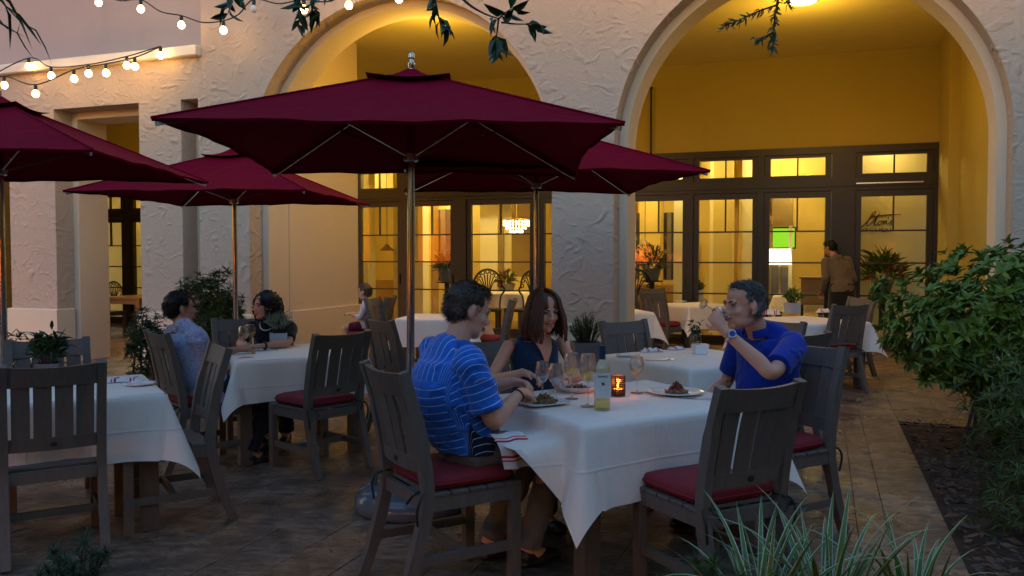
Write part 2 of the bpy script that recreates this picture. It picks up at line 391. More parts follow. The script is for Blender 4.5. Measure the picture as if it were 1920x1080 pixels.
def strip(x1, w, ya, yb):
    y = ya - random.random() * 0.4
    while y < yb:
        l = random.choice((0.305, 0.405, 0.405, 0.61))
        a, b = max(y, ya), min(y + l, yb)
        if b - a > 0.1: tiles.append((x1 - w, x1, a, b))
        y += l
x = BED_X; k = 0
ws = [0.31, 0.155, 0.405, 0.305, 0.405, 0.61, 0.205]
while x > -16.5:
    w = ws[k] if k < len(ws) else random.choice((0.305, 0.405, 0.405, 0.61)); k += 1
    strip(x, w, 1.6, 14.4); x -= w
x = BED_X
while x < 5: strip(x + 0.405, 0.405, BED_Y, 14.4); x += 0.405
near, far = [], []
for t in tiles:
    c = FW((t[0] + t[1]) / 2, (t[2] + t[3]) / 2, 0); q = project(c)
    if q and -60 < q[0] < 1980 and q[1] < 1130 and q[2] < 14:
        vis = not (q[0] > 1700 and q[1] < 760)
        near.append((q[2], t)) if vis else far.append(t)
    elif q and q[2] < 22: far.append(t)
near.sort(key=lambda e: e[0]); far += [t for _, t in near[300:]]; near = [t for _, t in near[:300]]
tile_mesh = {}
def tile_geo(mb, x0, x1, y0, y1, dz):
    g = 0.0014
    mb.box(x0 + g, x1 - g, y0 + g, y1 - g, -0.030 + dz, dz, bev=0.0018); return mb
for t in near:
    key = (round(t[1] - t[0], 3), round(t[3] - t[2], 3))
    if key not in tile_mesh:
        tile_mesh[key] = tile_geo(MB(), -key[0] / 2, key[0] / 2, -key[1] / 2, key[1] / 2, 0).mesh('tile', M['travertine'])
    p = FW((t[0] + t[1]) / 2, (t[2] + t[3]) / 2, random.uniform(-0.0025, 0.0))
    inst('tile', tile_mesh[key], patio, p, (random.uniform(-.002, .002), random.uniform(-.002, .002), -AF))
mb = MB()
for t in far: tile_geo(mb, *t, random.uniform(-0.002, 0))
o = mb.build('far_tiles', M['travertine'], patio, rz=-AF); stuff(o)

# planting bed on the right
bed = MB(); nx, ny = 40, 60
for j in range(ny + 1):
    for i in range(nx + 1):
        X = BED_X + 0.004 + i / nx * 6.0; Y = -2 + j / ny * (BED_Y + 2 - 0.004)
        e = min(1, i / 2.0) * min(1, (ny - j) / 2.0)
        bed.v.append(tuple(FW(X, Y, -0.02 + e * (0.02 + 0.03 * math.sin(X * 5.1 + Y * 3) * math.sin(Y * 4.3) + 0.04 * random.random()))))
for j in range(ny):
    for i in range(nx):
        a = j * (nx + 1) + i; bed.f.append((a, a + 1, a + nx + 2, a + nx + 1))
M['mulch'] = simple('mulch', (0.040, 0.022, 0.013), 0.95, nscale=30, var=0.6, bscale=45, bstr=1.0)
struct(bed.build('planting_bed', M['mulch'], smooth=40))
lit = MB(); lit2 = MB()
for i in range(4200):
    X = BED_X + 0.02 + random.random() ** 1.5 * 2.4; Y = 2.2 + random.random() * (BED_Y - 2.3)
    p = FW(X, Y, 0.03 + random.random() * 0.03); s = random.uniform(0.012, 0.042); a = random.uniform(0, 6.28); t = random.uniform(-.6, .6)
    dx = Vector((math.cos(a), math.sin(a), t * 0.5)) * s; dy = Vector((-math.sin(a), math.cos(a), random.uniform(-.5, .5))) * s * 0.4
    (lit if i % 3 else lit2).add([p - dx, p - dy, p + dx, p + dy + Vector((0, 0, .004))], [(0, 1, 2, 3)])
stuff(lit.build('leaf_litter', M['dead_leaf']))['label'] = 'dry brown leaf litter and bark over the planting bed'
stuff(lit2.build('bark_chips', M['bark']))['label'] = 'dark bark chips strewn over the planting bed'
fl = MB()
for i in range(150):
    X = BED_X - random.random() ** 1.4 * 8; Y = 2.6 + random.random() * 6
    p = FW(X, Y, 0.006); s = random.uniform(0.010, 0.026); a = random.uniform(0, 6.28)
    dx = Vector((math.cos(a), math.sin(a), .15)) * s; dy = Vector((-math.sin(a), math.cos(a), .1)) * s * 0.4
    fl.add([p - dx, p - dy, p + dx, p + dy], [(0, 1, 2, 3)])
stuff(fl.build('fallen_leaves', M['dead_leaf']))['label'] = 'small fallen leaves scattered over the stone paving'

# ================================================================== the building
bld = thing('restaurant_building', 'cream stucco restaurant with two tall arches, a covered arcade and lit glass doors', 'building', rz=-AF)
def slab_wall(xs, lo, y0, y1, ztop):
    """vertical wall between y0 and y1; lo(x, side) gives its lower edge"""
    mb = MB()
    for a, b in zip(xs[:-1], xs[1:]):
        za, zb = lo(a, 1), lo(b, -1)
        if za >= ztop and zb >= ztop: continue
        nz = max(1, int((ztop - min(za, zb)) / 1.0)) if za == zb else 1
        P = [(a, y0, za), (b, y0, zb), (b, y0, ztop), (a, y0, ztop), (a, y1, za), (b, y1, zb), (b, y1, ztop), (a, y1, ztop)]
        F = [(0, 1, 2, 3), (5, 4, 7, 6)]
        if za > 0.001 or zb > 0.001: F.append((4, 5, 1, 0))
        mb.add(P, F)
    for x in xs:
        za, zb = lo(x, -1), lo(x, 1)
        if abs(za - zb) > 0.001:
            l, h = sorted((za, zb)); mb.add([(x, y0, l), (x, y1, l), (x, y1, h), (x, y0, h)], [(0, 1, 2, 3) if zb > za else (3, 2, 1, 0)])
    for x in (xs[0], xs[-1]): mb.add([(x, y0, 0), (x, y1, 0), (x, y1, ztop), (x, y0, ztop)], [(0, 1, 2, 3)])
    return mb
AR = [(-4.73, 1.97, 2.53), (-0.223, 1.853, 2.64)]
def arch_lo(inset):
    def lo(x, side):
        for c, r, sp in AR:
            r2 = r - inset
            if abs(x - c) < r2 - 1e-6 or (abs(abs(x - c) - r2) < 1e-6 and side == (1 if x < c else -1)):
                return sp + math.sqrt(max(0, r2 * r2 - (x - c) ** 2))
        return 0.0
    return lo
def arch_xs(inset, x0, x1):
    xs = {x0, x1}
    for c, r, sp in AR:
        for i in range(57): xs.add(round(c - (r - inset) * math.cos(math.pi * i / 56), 6))
    xs |= {-2.42, 3.0}
    return sorted(xs)
def fix(xs, inset):   # make arch end abscissae exact
    out = list(xs)
    for c, r, sp in AR:
        for e in (c - r + inset, c + r - inset):
            i = min(range(len(out)), key=lambda k: abs(out[k] - e)); out[i] = e
    return out
XW = -7.40
slab_wall(fix(arch_xs(0, XW, 5.0), 0), arch_lo(0), Y0, Y0 + 0.27, 7.2).build('arch_wall', M['stucco'], bld)
slab_wall(fix(arch_xs(0.085, XW, 5.0), 0.085), arch_lo(0.085), Y0 + 0.273, Y0 + 0.71, 7.2).build('arch_lining', M['smooth_stucco'], bld)
OP = [(-12.6, -10.72), (-9.88, -8.41), (-7.73, -7.46)]
def rect_lo(x, side):
    for a, b in OP:
        if a < x < b or (x == a and side == 1) or (x == b and side == -1): return 3.48
    return 0.0
slab_wall(sorted({-17.2, XW - 0.003} | {e for o_ in OP for e in o_}), rect_lo, Y0 + 0.002, Y0 + 0.80, 4.0).build('wing_wall', M['stucco'], bld)
MB().box(-7.80, -7.42, Y0 + 0.28, Y0 + 0.5, 0, 3.6).build('niche_back', M['smooth_stucco'], bld)
for a, b in OP[:2]:   # stepped lining of the wing openings
    mb = MB(); d = 0.10
    mb.box(a, a + d, Y0 + 0.30, Y0 + 0.82, 0, 3.38).box(b - d, b, Y0 + 0.30, Y0 + 0.82, 0, 3.38).box(a, b, Y0 + 0.30, Y0 + 0.82, 3.38, 3.485)
    mb.build('opening_lining', M['smooth_stucco'], bld)
MB().box(-17.2, XW - 0.004, Y0 - 0.10, Y0 + 0.62, 4.0, 4.13, bev=0.012).build('ledge', M['white_trim'], bld)
MB().box(-17.2, XW - 0.006, Y0 + 0.42, Y0 + 0.8, 4.13, 7.2).build('upper_wall', M['upper_wall'], bld)
for a, b, nm in ((-2.80, -2.04, 'pier_base'), (-10.76, -9.84, 'pier_base'), (-8.45, -7.70, 'pier_base'), (-7.44, -6.66, 'pier_base')):
    MB().box(a, b, Y0 - 0.045, Y0 + 0.26, 0, 0.75, bev=0.012).build(nm, M['smooth_stucco'], bld)
MB().box(-7.40, -6.612, Y0 + 0.72, 11.4, 0, 4.67).build('arcade_pier', M['smooth_stucco'], bld)
MB().box(-7.42, -6.575, Y0 + 0.74, 11.43, 0, 0.75, bev=0.01).build('pier_base', M['smooth_stucco'], bld)
# arcade ceiling, back wall, right end
MB().box(-17.2, 2.2, Y0 + 0.70, Y1 + 0.1, 4.67, 4.75).build('arcade_ceiling', M['arcade_ceiling'], bld)
MB().box(-17, 1.66, Y1, Y1 + 0.25, 3.205, 4.67).build('back_wall', M['arcade_wall'], bld)
for a, b in ((-12.75, -8.42), (-3.55, -3.2), (-17, -15.9)):
    MB().box(a, b, Y1, Y1 + 0.25, 0, 3.205).build('back_wall_pier', M['arcade_wall'], bld)
MB().box(1.66, 2.2, 13.4, Y1 + 0.25, 0, 4.67).build('end_pilaster', M['arcade_wall'], bld)
MB().box(1.80, 2.2, Y0 + 0.70, 13.4, 0, 4.67).build('end_wall', M['arcade_wall'], bld)
MB().box(-17.5, -17.2, Y0, 14.4, 0, 7.2).build('wing_end_wall', M['stucco'], bld)

# ------------------------------------------------------------------ door sets
def door_set(glass_x, xl, xr, zt=2.41, zm=(1.875, 1.37, 0.854), zb=0.16, tr=(2.765, 3.05), top=3.205, Y=Y1):
    fr = MB(); edge = [xl]
    leaf = [(a - 0.085, b + 0.085) for a, b in glass_x]
    fr.box(xl, xr, Y - 0.08, Y + 0.10, tr[1] + 0.045, top)
    fr.box(xl, xr, Y - 0.08, Y + 0.10, zt + 0.10, tr[0] - 0.045)
    fr.box(xl, xr, Y - 0.10, Y - 0.08, zt + 0.16, zt + 0.20)
    prev = xl
    for (a, b) in leaf + [(xr, None)]:
        fr.box(prev, a - 0.004, Y - 0.082, Y + 0.102, 0.0, top - 0.002); prev = (b + 0.004) if b else None
    f = fr.build('door_frame', M['door_paint'], bld)
    for (a, b), (la, lb) in zip(glass_x, leaf):
        d = MB()
        d.box(la, a, Y - 0.05, Y + 0.04, 0.02, zt + 0.095).box(b, lb, Y - 0.05, Y + 0.04, 0.02, zt + 0.095)
        d.box(a, b, Y - 0.05, Y + 0.04, zt, zt + 0.095).box(a, b, Y - 0.05, Y + 0.04, 0.02, zb)
        dd = d.build('door', M['door_paint'], bld)
        xm = (a + b) / 2; w = 0.012
        for z in zm: MB().box(a, b, Y - 0.03, Y + 0.02, z - w, z + w).build('muntin', M['door_paint'], dd)
        MB().box(xm - w, xm + w, Y - 0.028, Y + 0.018, zm[0] + w, zt).build('muntin', M['door_paint'], dd)
        for (p0, p1, q0, q1) in ((a, xm - w, zm[0] + w, zt), (xm + w, b, zm[0] + w, zt), (a, b, zm[1] + w, zm[0] - w), (a, b, zm[2] + w, zm[1] - w), (a, b, zb, zm[2] - w)):
            MB().add([(p0, Y - 0.004, q0), (p1, Y - 0.004, q0), (p1, Y - 0.004, q1), (p0, Y - 0.004, q1)], [(0, 1, 2, 3)]).build('pane', M['pane'], dd)
        t = MB()
        t.box(la, a + 0.01, Y - 0.05, Y + 0.04, tr[0] - 0.044, tr[1] + 0.044).box(b - 0.01, lb, Y - 0.05, Y + 0.04, tr[0] - 0.044, tr[1] + 0.044)
        t.box(a + 0.01, b - 0.01, Y - 0.05, Y + 0.04, tr[1], tr[1] + 0.044).box(a + 0.01, b - 0.01, Y - 0.05, Y + 0.04, tr[0] - 0.044, tr[0])
        tt = t.build('transom_window', M['door_paint'], bld)
        MB().box(xm - w, xm + w, Y - 0.03, Y + 0.02, tr[0], tr[1]).build('muntin', M['door_paint'], tt)
        for p0, p1 in ((a + 0.01, xm - w), (xm + w, b - 0.01)):
            MB().add([(p0, Y - 0.004, tr[0]), (p1, Y - 0.004, tr[0]), (p1, Y - 0.004, tr[1]), (p0, Y - 0.004, tr[1])], [(0, 1, 2, 3)]).build('pane', M['pane'], tt)
        hx = lb - 0.04
        MB().box(hx - 0.012, hx + 0.012, Y - 0.075, Y - 0.05, 0.95, 1.15).build('handle', M['iron'], dd)
    return f
door_set([(-8.32, -7.53), (-7.22, -6.44), (-6.03, -4.89), (-4.62, -3.75)], -8.42, -3.55)
door_set([(-3.01, -2.19), (-1.925, -1.062), (-0.795, 0.055), (0.582, 1.51)], -3.2, 1.66)
door_set([(-15.72, -15.05), (-14.83, -14.18), (-13.86, -13.1)], -15.9, -12.75, zt=2.20, zm=(1.70, 1.25, 0.80), tr=(2.50, 2.75), top=3.204)
# bright door-closer arm over the last leaf
MB().box(0.50, 1.45, Y1 - 0.13, Y1 - 0.105, 2.60, 2.62).build('door_closer', M['steel'], bld)

# ------------------------------------------------------------------ the lit dining room behind the doors
MB().box(-17, 5, Y1 + 0.26, 20.5, -0.06, 0.002).build('room_floor', M['room_floor'], bld)
MB().box(-17, 5, Y1 + 0.26, 20.5, 3.42, 3.5).build('room_ceiling', M['room_wall'], bld)
MB().box(-17, 5, 20.2, 20.4, 0, 3.42).build('room_back_wall', M['room_wall'], bld)
MB().box(3.2, 3.4, Y1 + 0.26, 20.2, 0, 3.42).build('room_side_wall', M['room_wall'], bld)
MB().box(-12.7, -12.5, Y1 + 0.26, 20.2, 0, 3.42).build('room_side_wall', M['room_wall'], bld)
MB().box(-16.8, -12.9, 16.6, 16.75, 0, 3.42).build('room_partition', M['room_wall'], bld)
for x0, x1, y0, y1, mm in ((-10.45, -10.0, 17.2, 17.6, 'room_wall'), (-8.35, -7.95, 16.4, 16.8, 'room_wall'), (-7.1, -6.2, 18.6, 19.0, 'room_dark'), (-3.35, -2.95, 16.6, 17.0, 'room_wall'), (-1.9, -1.55, 16.3, 16.65, 'room_wall'), (-1.42, -0.95, 18.2, 18.6, 'room_dark')):
    MB().box(x0, x1, y0, y1, 0, 3.42).build('room_column', M[mm], bld)
MB().box(0.05, 0.62, 16.2, 16.35, 0, 3.42).build('room_partition', M['room_green'], bld)
MB().box(0.62, 3.2, 15.75, 15.9, 0, 3.42).build('sign_wall', M['sign_wall'], bld)
MB().box(-5.2, -3.6, 17.6, 17.7, 0, 3.42).build('room_partition', M['room_wall'], bld)
MB().box(-4.6, -2.4, 18.9, 19.0, 0, 1.15).build('room_partition', M['room_wall'], bld)
MB().box(-8.2, -6.2, 18.3, 18.5, 0, 1.0).build('bar_counter', M['room_wall'], bld)
MB().box(-12, 3, 16.9, 17.1, 2.75, 3.42).build('room_beam', M['room_wall'], bld)

def lamp(kind, name, loc, energy, col, parent, size=0.1, spot=None):
    l = bpy.data.lights.new(name, kind); l.energy = energy * LK; l.color = col
    if kind in ('POINT', 'SPOT'): l.shadow_soft_size = size
    if kind == 'SPOT': l.spot_size = R(spot); l.spot_blend = 0.6
    if kind == 'AREA': l.size = size; l.shape = 'DISK'
    o = bpy.data.objects.new(name, l); C.objects.link(o); o.location = loc; o.parent = parent; return o
WARM = (1.0, 0.58, 0.09); ROOM = (1.0, 0.80, 0.36)
def ceiling_light(X, Y, label, e):
    p = FW(X, Y, 4.67)
    t = thing('ceiling_light', label, 'ceiling light', p, group='round ceiling lights in the arcade')
    MB().lathe([(0.19, 0.0), (0.19, -0.03), (0.17, -0.035), (0.17, -0.02)], 24).build('rim', M['steel'], t, 40)
    MB().lathe([(0.168, -0.022), (0.14, -0.05), (0.07, -0.065), (0.0, -0.068)], 24).build('diffuser', M['lamp_disc'], t, 60)
    lamp('POINT', 'ceiling_lamp', (0, 0, -0.60), e, WARM, t, 0.25)
ceiling_light(-0.25, 11.3, 'round ceiling light above the right arch of the arcade', 15)
ceiling_light(-4.75, 10.1, 'round ceiling light behind the left arch of the arcade', 21)
ceiling_light(-10.4, 11.9, 'round ceiling light behind the square openings of the left wing', 30)
def downlight(X, Y, label, e, z=3.42):
    t = thing('recessed_light', label, 'ceiling light', FW(X, Y, z), group='recessed lights in the dining room ceiling')
    MB().lathe([(0.075, -0.004), (0.055, -0.006), (0.0, -0.006)], 16).build('lens', M['spot'], t)
    MB().lathe([(0.095, 0.0), (0.095, -0.01), (0.076, -0.012), (0.076, -0.002)], 16).build('trim_ring', M['white_trim'], t, 40)
    lamp('POINT', 'recessed_lamp', (0, 0, -0.12), e, ROOM, t, 0.06)
DL = ((-9.6, 16.0, 60, 'the blind wall left of the left arch'), (-8.0, 17.5, 60, 'the leftmost lit door, deep inside'), (-6.9, 16.2, 55, 'the second lit door of the left arch'), (-5.3, 16.3, 60, 'the chandelier, on its left'), (-4.2, 15.9, 40, 'the pillar between the arches, on its left'), (-2.6, 15.8, 60, 'the bushy plant right of the pillar'),
      (-0.6, 16.0, 65, 'the glowing drum lamp, nearer the doors'), (1.0, 15.25, 20, 'the script sign'), (-0.5, 18.8, 60, 'the green lit panel'), (-3.5, 18.4, 60, 'the low partition deep in the room'), (-14.5, 15.8, 75, 'the shell-back chair of the left wing'), (-9.0, 19.2, 70, 'the back wall, furthest left'))
for X, Y, e, wh in DL:
    downlight(X, Y, 'small recessed ceiling light near ' + wh, e * 0.26)
# ================================================================== umbrellas
def make_umbrella(label):
    t = thing('patio_umbrella', label, 'umbrella', group='maroon square patio umbrellas')
    W, ze, za = 1.08, 2.08, 2.55
    MB().tube([(0, 0, 0.10), (0, 0, za + 0.02)], 0.023, 14).build('pole', M['chrome'], t, 60)
    MB().lathe([(0.0, 0.002), (0.31, 0.002), (0.325, 0.02), (0.322, 0.065), (0.298, 0.115), (0.24, 0.145), (0.15, 0.160), (0.07, 0.165), (0.045, 0.18), (0.042, 0.34), (0.036, 0.345), (0.0, 0.345)], 40).build('base', M['base_stone'], t, 50)
    MB().tube([(0.045, 0, 0.28), (0.085, 0, 0.28)], [0.012, 0.016], 8).build('clamp_knob', M['black'], t, 40)
    cor = [Vector((-W, -W, ze)), Vector((W, -W, ze)), Vector((W, W, ze)), Vector((-W, W, ze))]
    apex = Vector((0, 0, za)); can = MB(); NS, NT = 14, 18
    for k in range(4):
        a, b = cor[k], cor[(k + 1) % 4]; mid = (a + b) / 2; inw = -Vector((mid.x, mid.y, 0)).normalized()
        vs = []; fs = []
        for i in range(NS + 1):
            s = 0.10 + 0.90 * i / NS
            for j in range(NT + 1):
                u = j / NT; e = a.lerp(b, u); p = apex.lerp(e, s)
                sg = math.sin(math.pi * u)
                p = p + inw * (0.055 * sg * s * s) + Vector((0, 0, -0.030 * sg * math.sin(math.pi * min(1, s)) + 0.012 * sg * s + 0.005 * s ** 5 * sg * math.sin(u * 31 + k) + 0.006 * s * s * sg * math.sin(u * 11 + 2 * k)))
                vs.append(p)
        for i in range(NS):
            for j in range(NT): q = i * (NT + 1) + j; fs.append((q, q + NT + 1, q + NT + 2, q + 1))
        # hem folded down and in
        o = len(vs)
        for j in range(NT + 1):
            e = vs[NS * (NT + 1) + j]; vs.append(e + Vector((0, 0, -0.012)) + inw * 0.012)
        for j in range(NT): q = NS * (NT + 1) + j; fs.append((q, o + j, o + j + 1, q + 1))
        can.add(vs, fs)
    can.build('canopy', M['canvas'], t, 35)
    for c in cor:       # stitched ridge seams
        MB().tube([apex.lerp(c, f) + Vector((0, 0, 0.004)) for f in (0.10, 0.4, 0.7, 1.0)], 0.0055, 5).build('seam', M['canvas'], t, 60)
    cap = MB(); cw = 0.235; cz = za - 0.055
    cc = [Vector((-cw, -cw, cz)), Vector((cw, -cw, cz)), Vector((cw, cw, cz)), Vector((-cw, cw, cz))]
    for k in range(4):
        a, b = cc[k], cc[(k + 1) % 4]; vs = []; fs = []
        for i in range(6):
            s = 0.06 + 0.94 * i / 5
            for j in range(9):
                u = j / 8; p = Vector((0, 0, za + 0.035)).lerp(a.lerp(b, u), s); sg = math.sin(math.pi * u)
                p.z += -0.034 * math.sin(math.pi * s) * 1.0 - 0.022 * sg * s; vs.append(p)
        for i in range(5):
            for j in range(8): q = i * 9 + j; fs.append((q, q + 9, q + 10, q + 1))
        cap.add(vs, fs)
    cap.build('vent_cap', M['canvas'], t, 40)
    MB().lathe([(0.016, za + 0.015), (0.020, za + 0.032), (0.020, za + 0.055), (0.011, za + 0.060), (0.011, za + 0.075), (0.018, za + 0.083), (0.018, za + 0.104), (0.010, za + 0.114), (0.0, za + 0.116)], 14).build('finial', M['chrome'], t, 30)
    MB().lathe([(0.03, 2.03), (0.045, 2.035), (0.045, 2.075), (0.03, 2.08)], 16).build('runner', M['steel'], t, 40)
    MB().lathe([(0.03, za - 0.075), (0.05, za - 0.07), (0.05, za - 0.03), (0.03, za - 0.025)], 16).build('hub', M['steel'], t, 40)
    for c in cor:
        a = Vector((0, 0, za - 0.05)); e = c + Vector((0, 0, -0.030)); e = a.lerp(e, 0.985)
        MB().bar(a, e, 0.013, 0.020).build('rib', M['steel'], t)
        MB().bar((0, 0, 2.055), a.lerp(e, 0.46) + Vector((0, 0, -0.014)), 0.011, 0.016).build('strut', M['steel'], t)
    return t
umb = make_umbrella('maroon umbrella over the front table, largest and nearest of the four')
umb.location = (-0.60, 4.97, 0); umb.rotation_euler = (R(-1.0), R(0.35), R(1.5))
def put(u, label, r, d, rz, s=1.0):
    c = dup(u, label, (r, d, 0), R(rz)); c.scale = (s, s, s); return c
put(umb, 'maroon umbrella cut by the left edge of the picture', -3.5, 5.86, 3.0)
put(umb, 'maroon umbrella over the couple at the back left table, near the wall', -2.66, 8.2, -5.0, 0.975)
put(umb, 'maroon umbrella behind the largest one, in front of the pillar between the arches', 0.20, 7.0, 7.0)

# ================================================================== chairs
def cr(pts, n):     # smooth curve through points
    pts = [Vector(p) for p in pts]; P = [2 * pts[0] - pts[1]] + pts + [2 * pts[-1] - pts[-2]]; out = []
    for i in range(1, len(P) - 2):
        for k in range(n):
            t = k / n; a, b, c, d = P[i - 1], P[i], P[i + 1], P[i + 2]
            out.append(0.5 * ((2 * b) + (c - a) * t + (2 * a - 5 * b + 4 * c - d) * t * t + (3 * b - a - 3 * c + d) * t ** 3))
    out.append(P[-2]); return out
BACK = [(-0.335, 0.0), (-0.275, 0.16), (-0.222, 0.36), (-0.212, 0.47), (-0.230, 0.62), (-0.268, 0.80), (-0.318, 0.965)]
def back_y(z):
    for (y0, z0), (y1, z1) in zip(BACK[:-1], BACK[1:]):
        if z0 <= z <= z1: return y0 + (y1 - y0) * (z - z0) / (z1 - z0)
    return BACK[-1][0]
def bow(x): return -0.022 * (1 - (x / 0.195) ** 2)
CH = {}
def chair_meshes():
    for s in (-1, 1):
        CH['rear', s] = MB().path(cr([(s * 0.213, y, z) for y, z in BACK], 4), 0.042, [0.046] * 4 + [0.052] * 16 + [0.040] * 5).mesh('rear_leg', M['wood'], 30)
        CH['front', s] = MB().box(s * 0.213 - 0.022, s * 0.213 + 0.022, 0.185, 0.232, 0, 0.435, bev=0.003).mesh('front_leg', M['wood'])
        CH['str', s] = MB().box(s * 0.213 - 0.012, s * 0.213 + 0.012, -0.262, 0.185, 0.150, 0.190).mesh('stretcher', M['wood'])
    CH['cross'] = MB().box(-0.200, 0.200, -0.04, -0.016, 0.152, 0.188).mesh('stretcher', M['wood'])
    ap = MB().box(-0.19, 0.19, 0.196, 0.222, 0.375, 0.434).box(-0.19, 0.19, -0.226, -0.200, 0.375, 0.434)
    for s in (-1, 1): ap.box(s * 0.213 - 0.014, s * 0.213 + 0.014, -0.20, 0.186, 0.375, 0.434)
    CH['apron'] = ap.mesh('apron', M['wood'])
    for i in range(5):
        y = -0.19 + i * 0.087
        CH['seat', i] = MB().box(-0.232, 0.232, y, y + 0.078, 0.4345, 0.452, bev=0.003).mesh('seat_slat', M['wood'])
    for i in range(4):
        xc = (i - 1.5) * 0.0925; w = 0.0395
        pts = []
        for k in range(7):
            z = 0.585 + (0.868 - 0.585) * k / 6; pts.append((xc, back_y(z) + bow(xc), z))
        CH['slat', i] = MB().path(pts, 2 * w, 0.012).mesh('back_slat', M['wood'], 30)
    for key, z0, z1, th in (('top', 0.855, 0.958, 0.024), ('low', 0.535, 0.597, 0.024)):
        vs = []; fs = []; n = 10
        for i in range(n + 1):
            x = -0.193 + 0.386 * i / n
            for z, sy in ((z0, -1), (z0, 1), (z1, 1), (z1, -1)):
                zz = z + (0.010 * (1 - (x / 0.193) ** 2) if z == z1 and key == 'top' else 0) * -1
                vs.append((x, back_y(min(zz, 0.96)) + bow(x) + sy * th / 2, zz))
        for i in range(n):
            for k in range(4): fs.append((i * 4 + k, i * 4 + (k + 1) % 4, i * 4 + 4 + (k + 1) % 4, i * 4 + 4 + k))
        fs += [(3, 2, 1, 0), tuple(n * 4 + k for k in range(4))]
        CH[key] = MB().add(vs, fs).mesh(key + '_rail', M['wood'], 30)
    # cushion: puffed pad with welt
    vs = []; fs = []; nu = 24; prof = [(0.80, 0.0), (0.97, 0.006), (1.0, 0.022), (1.0, 0.034), (0.97, 0.052), (0.80, 0.066), (0.4, 0.072), (0.0, 0.073)]
    mb = MB(); vs = []
    for (k, z) in prof:
        for i in range(nu):
            a = 2 * math.pi * i / nu; ca, sa = math.cos(a), math.sin(a)
            e = 0.22; x = math.copysign(abs(ca) ** e, ca) * 0.212 * k; y = math.copysign(abs(sa) ** e, sa) * 0.212 * k + 0.012
            vs.append((x, y, 0.4535 + z))
    for l in range(len(prof) - 1):
        for i in range(nu): fs.append((l * nu + i, l * nu + (i + 1) % nu, (l + 1) * nu + (i + 1) % nu, (l + 1) * nu + i))
    fs.append(tuple(range(nu - 1, -1, -1)))
    CH['cushion'] = mb.add(vs, fs).mesh('cushion', M['cushion'], 60)
    CH['welt'] = MB().tube([(math.copysign(abs(math.cos(a)) ** .22, math.cos(a)) * 0.214, math.copysign(abs(math.sin(a)) ** .22, math.sin(a)) * 0.214 + 0.012, 0.481) for a in [2 * math.pi * i / 32 for i in range(33)]], 0.005, 6).mesh('piping', M['cushion'], 60)
    for s in (-1, 1):
        tie = MB()
        tie.tube(cr([(s * 0.19, -0.20, 0.468), (s * 0.24, -0.245, 0.45), (s * 0.245, -0.27, 0.40), (s * 0.235, -0.265, 0.33)], 5), 0.006, 5)
        tie.tube(cr([(s * 0.19, -0.20, 0.468), (s * 0.20, -0.262, 0.455), (s * 0.17, -0.285, 0.41)], 5), 0.006, 5)
        CH['tie', s] = tie.mesh('cushion_tie', M['black'], 60)
    CH['oval'] = MB().lathe([(0.012, 0), (0.012, 0.003), (0.0, 0.004)], 12, sx=1.4).mesh('maker_plate', M['black'])
chair_meshes()
def chair(label, loc, face, cushion=True, group='wooden patio chairs', detail=True, size=1.0):
    """face: direction the sitter looks, as (x, y)"""
    rz = math.atan2(face[1], face[0]) - math.pi / 2
    t = thing('patio_chair', label, 'chair', (loc[0], loc[1], 0), rz, group); t.scale = (size, size, size)
    for s in (-1, 1):
        for k, n in (('rear', 'rear_leg'), ('front', 'front_leg'), ('str', 'stretcher')): inst(n, CH[k, s], t)
    inst('stretcher', CH['cross'], t); inst('apron', CH['apron'], t); inst('top_rail', CH['top'], t)
    inst('lower_rail', CH['low'], t)
    inst('maker_plate', CH['oval'], t, (0, back_y(.566) - 0.022 - 0.013, 0.566), (R(86), 0, 0))
    for i in range(4): inst('back_slat', CH['slat', i], t)
    for i in range(5): inst('seat_slat', CH['seat', i], t)
    if cushion:
        c = inst('cushion', CH['cushion'], t); inst('piping', CH['welt'], c)
        if detail:
            for s in (-1, 1): inst('cushion_tie', CH['tie', s], c)
    return t

# ================================================================== tables and cloths
def rot2(a): return Vector((math.cos(a), math.sin(a))), Vector((-math.sin(a), math.cos(a)))
TA = R(31); TU, TV = rot2(TA)
TOP = 0.745
def table_thing(label, A, w, dep, ang=TA, mat='table_wood', leg=0.085):
    """A: near-left corner; w along u, dep along v"""
    u, v = rot2(ang); c = Vector(A) + u * (w / 2) + v * (dep / 2)
    t = thing('dining_table', label, 'table', (c.x, c.y, 0), ang, 'square patio tables')
    MB().box(-w / 2, w / 2, -dep / 2, dep / 2, TOP - 0.035, TOP, bev=0.004).build('tabletop', M[mat], t)
    i = 0.035; ap = MB()
    for s in (-1, 1):
        ap.box(-w / 2 + i + leg, w / 2 - i - leg, s * (dep / 2 - i - 0.03) - 0.012, s * (dep / 2 - i - 0.03) + 0.012, TOP - 0.125, TOP - 0.035)
        ap.box(s * (w / 2 - i - 0.03) - 0.012, s * (w / 2 - i - 0.03) + 0.012, -dep / 2 + i + leg, dep / 2 - i - leg, TOP - 0.125, TOP - 0.035)
        for q in (-1, 1):
            x = s * (w / 2 - i - leg / 2); y = q * (dep / 2 - i - leg / 2)
            MB().box(x - leg / 2, x + leg / 2, y - leg / 2, y + leg / 2, 0, TOP - 0.036, bev=0.004).build('leg', M[mat], t)
    ap.build('apron', M[mat], t)
    return t, c
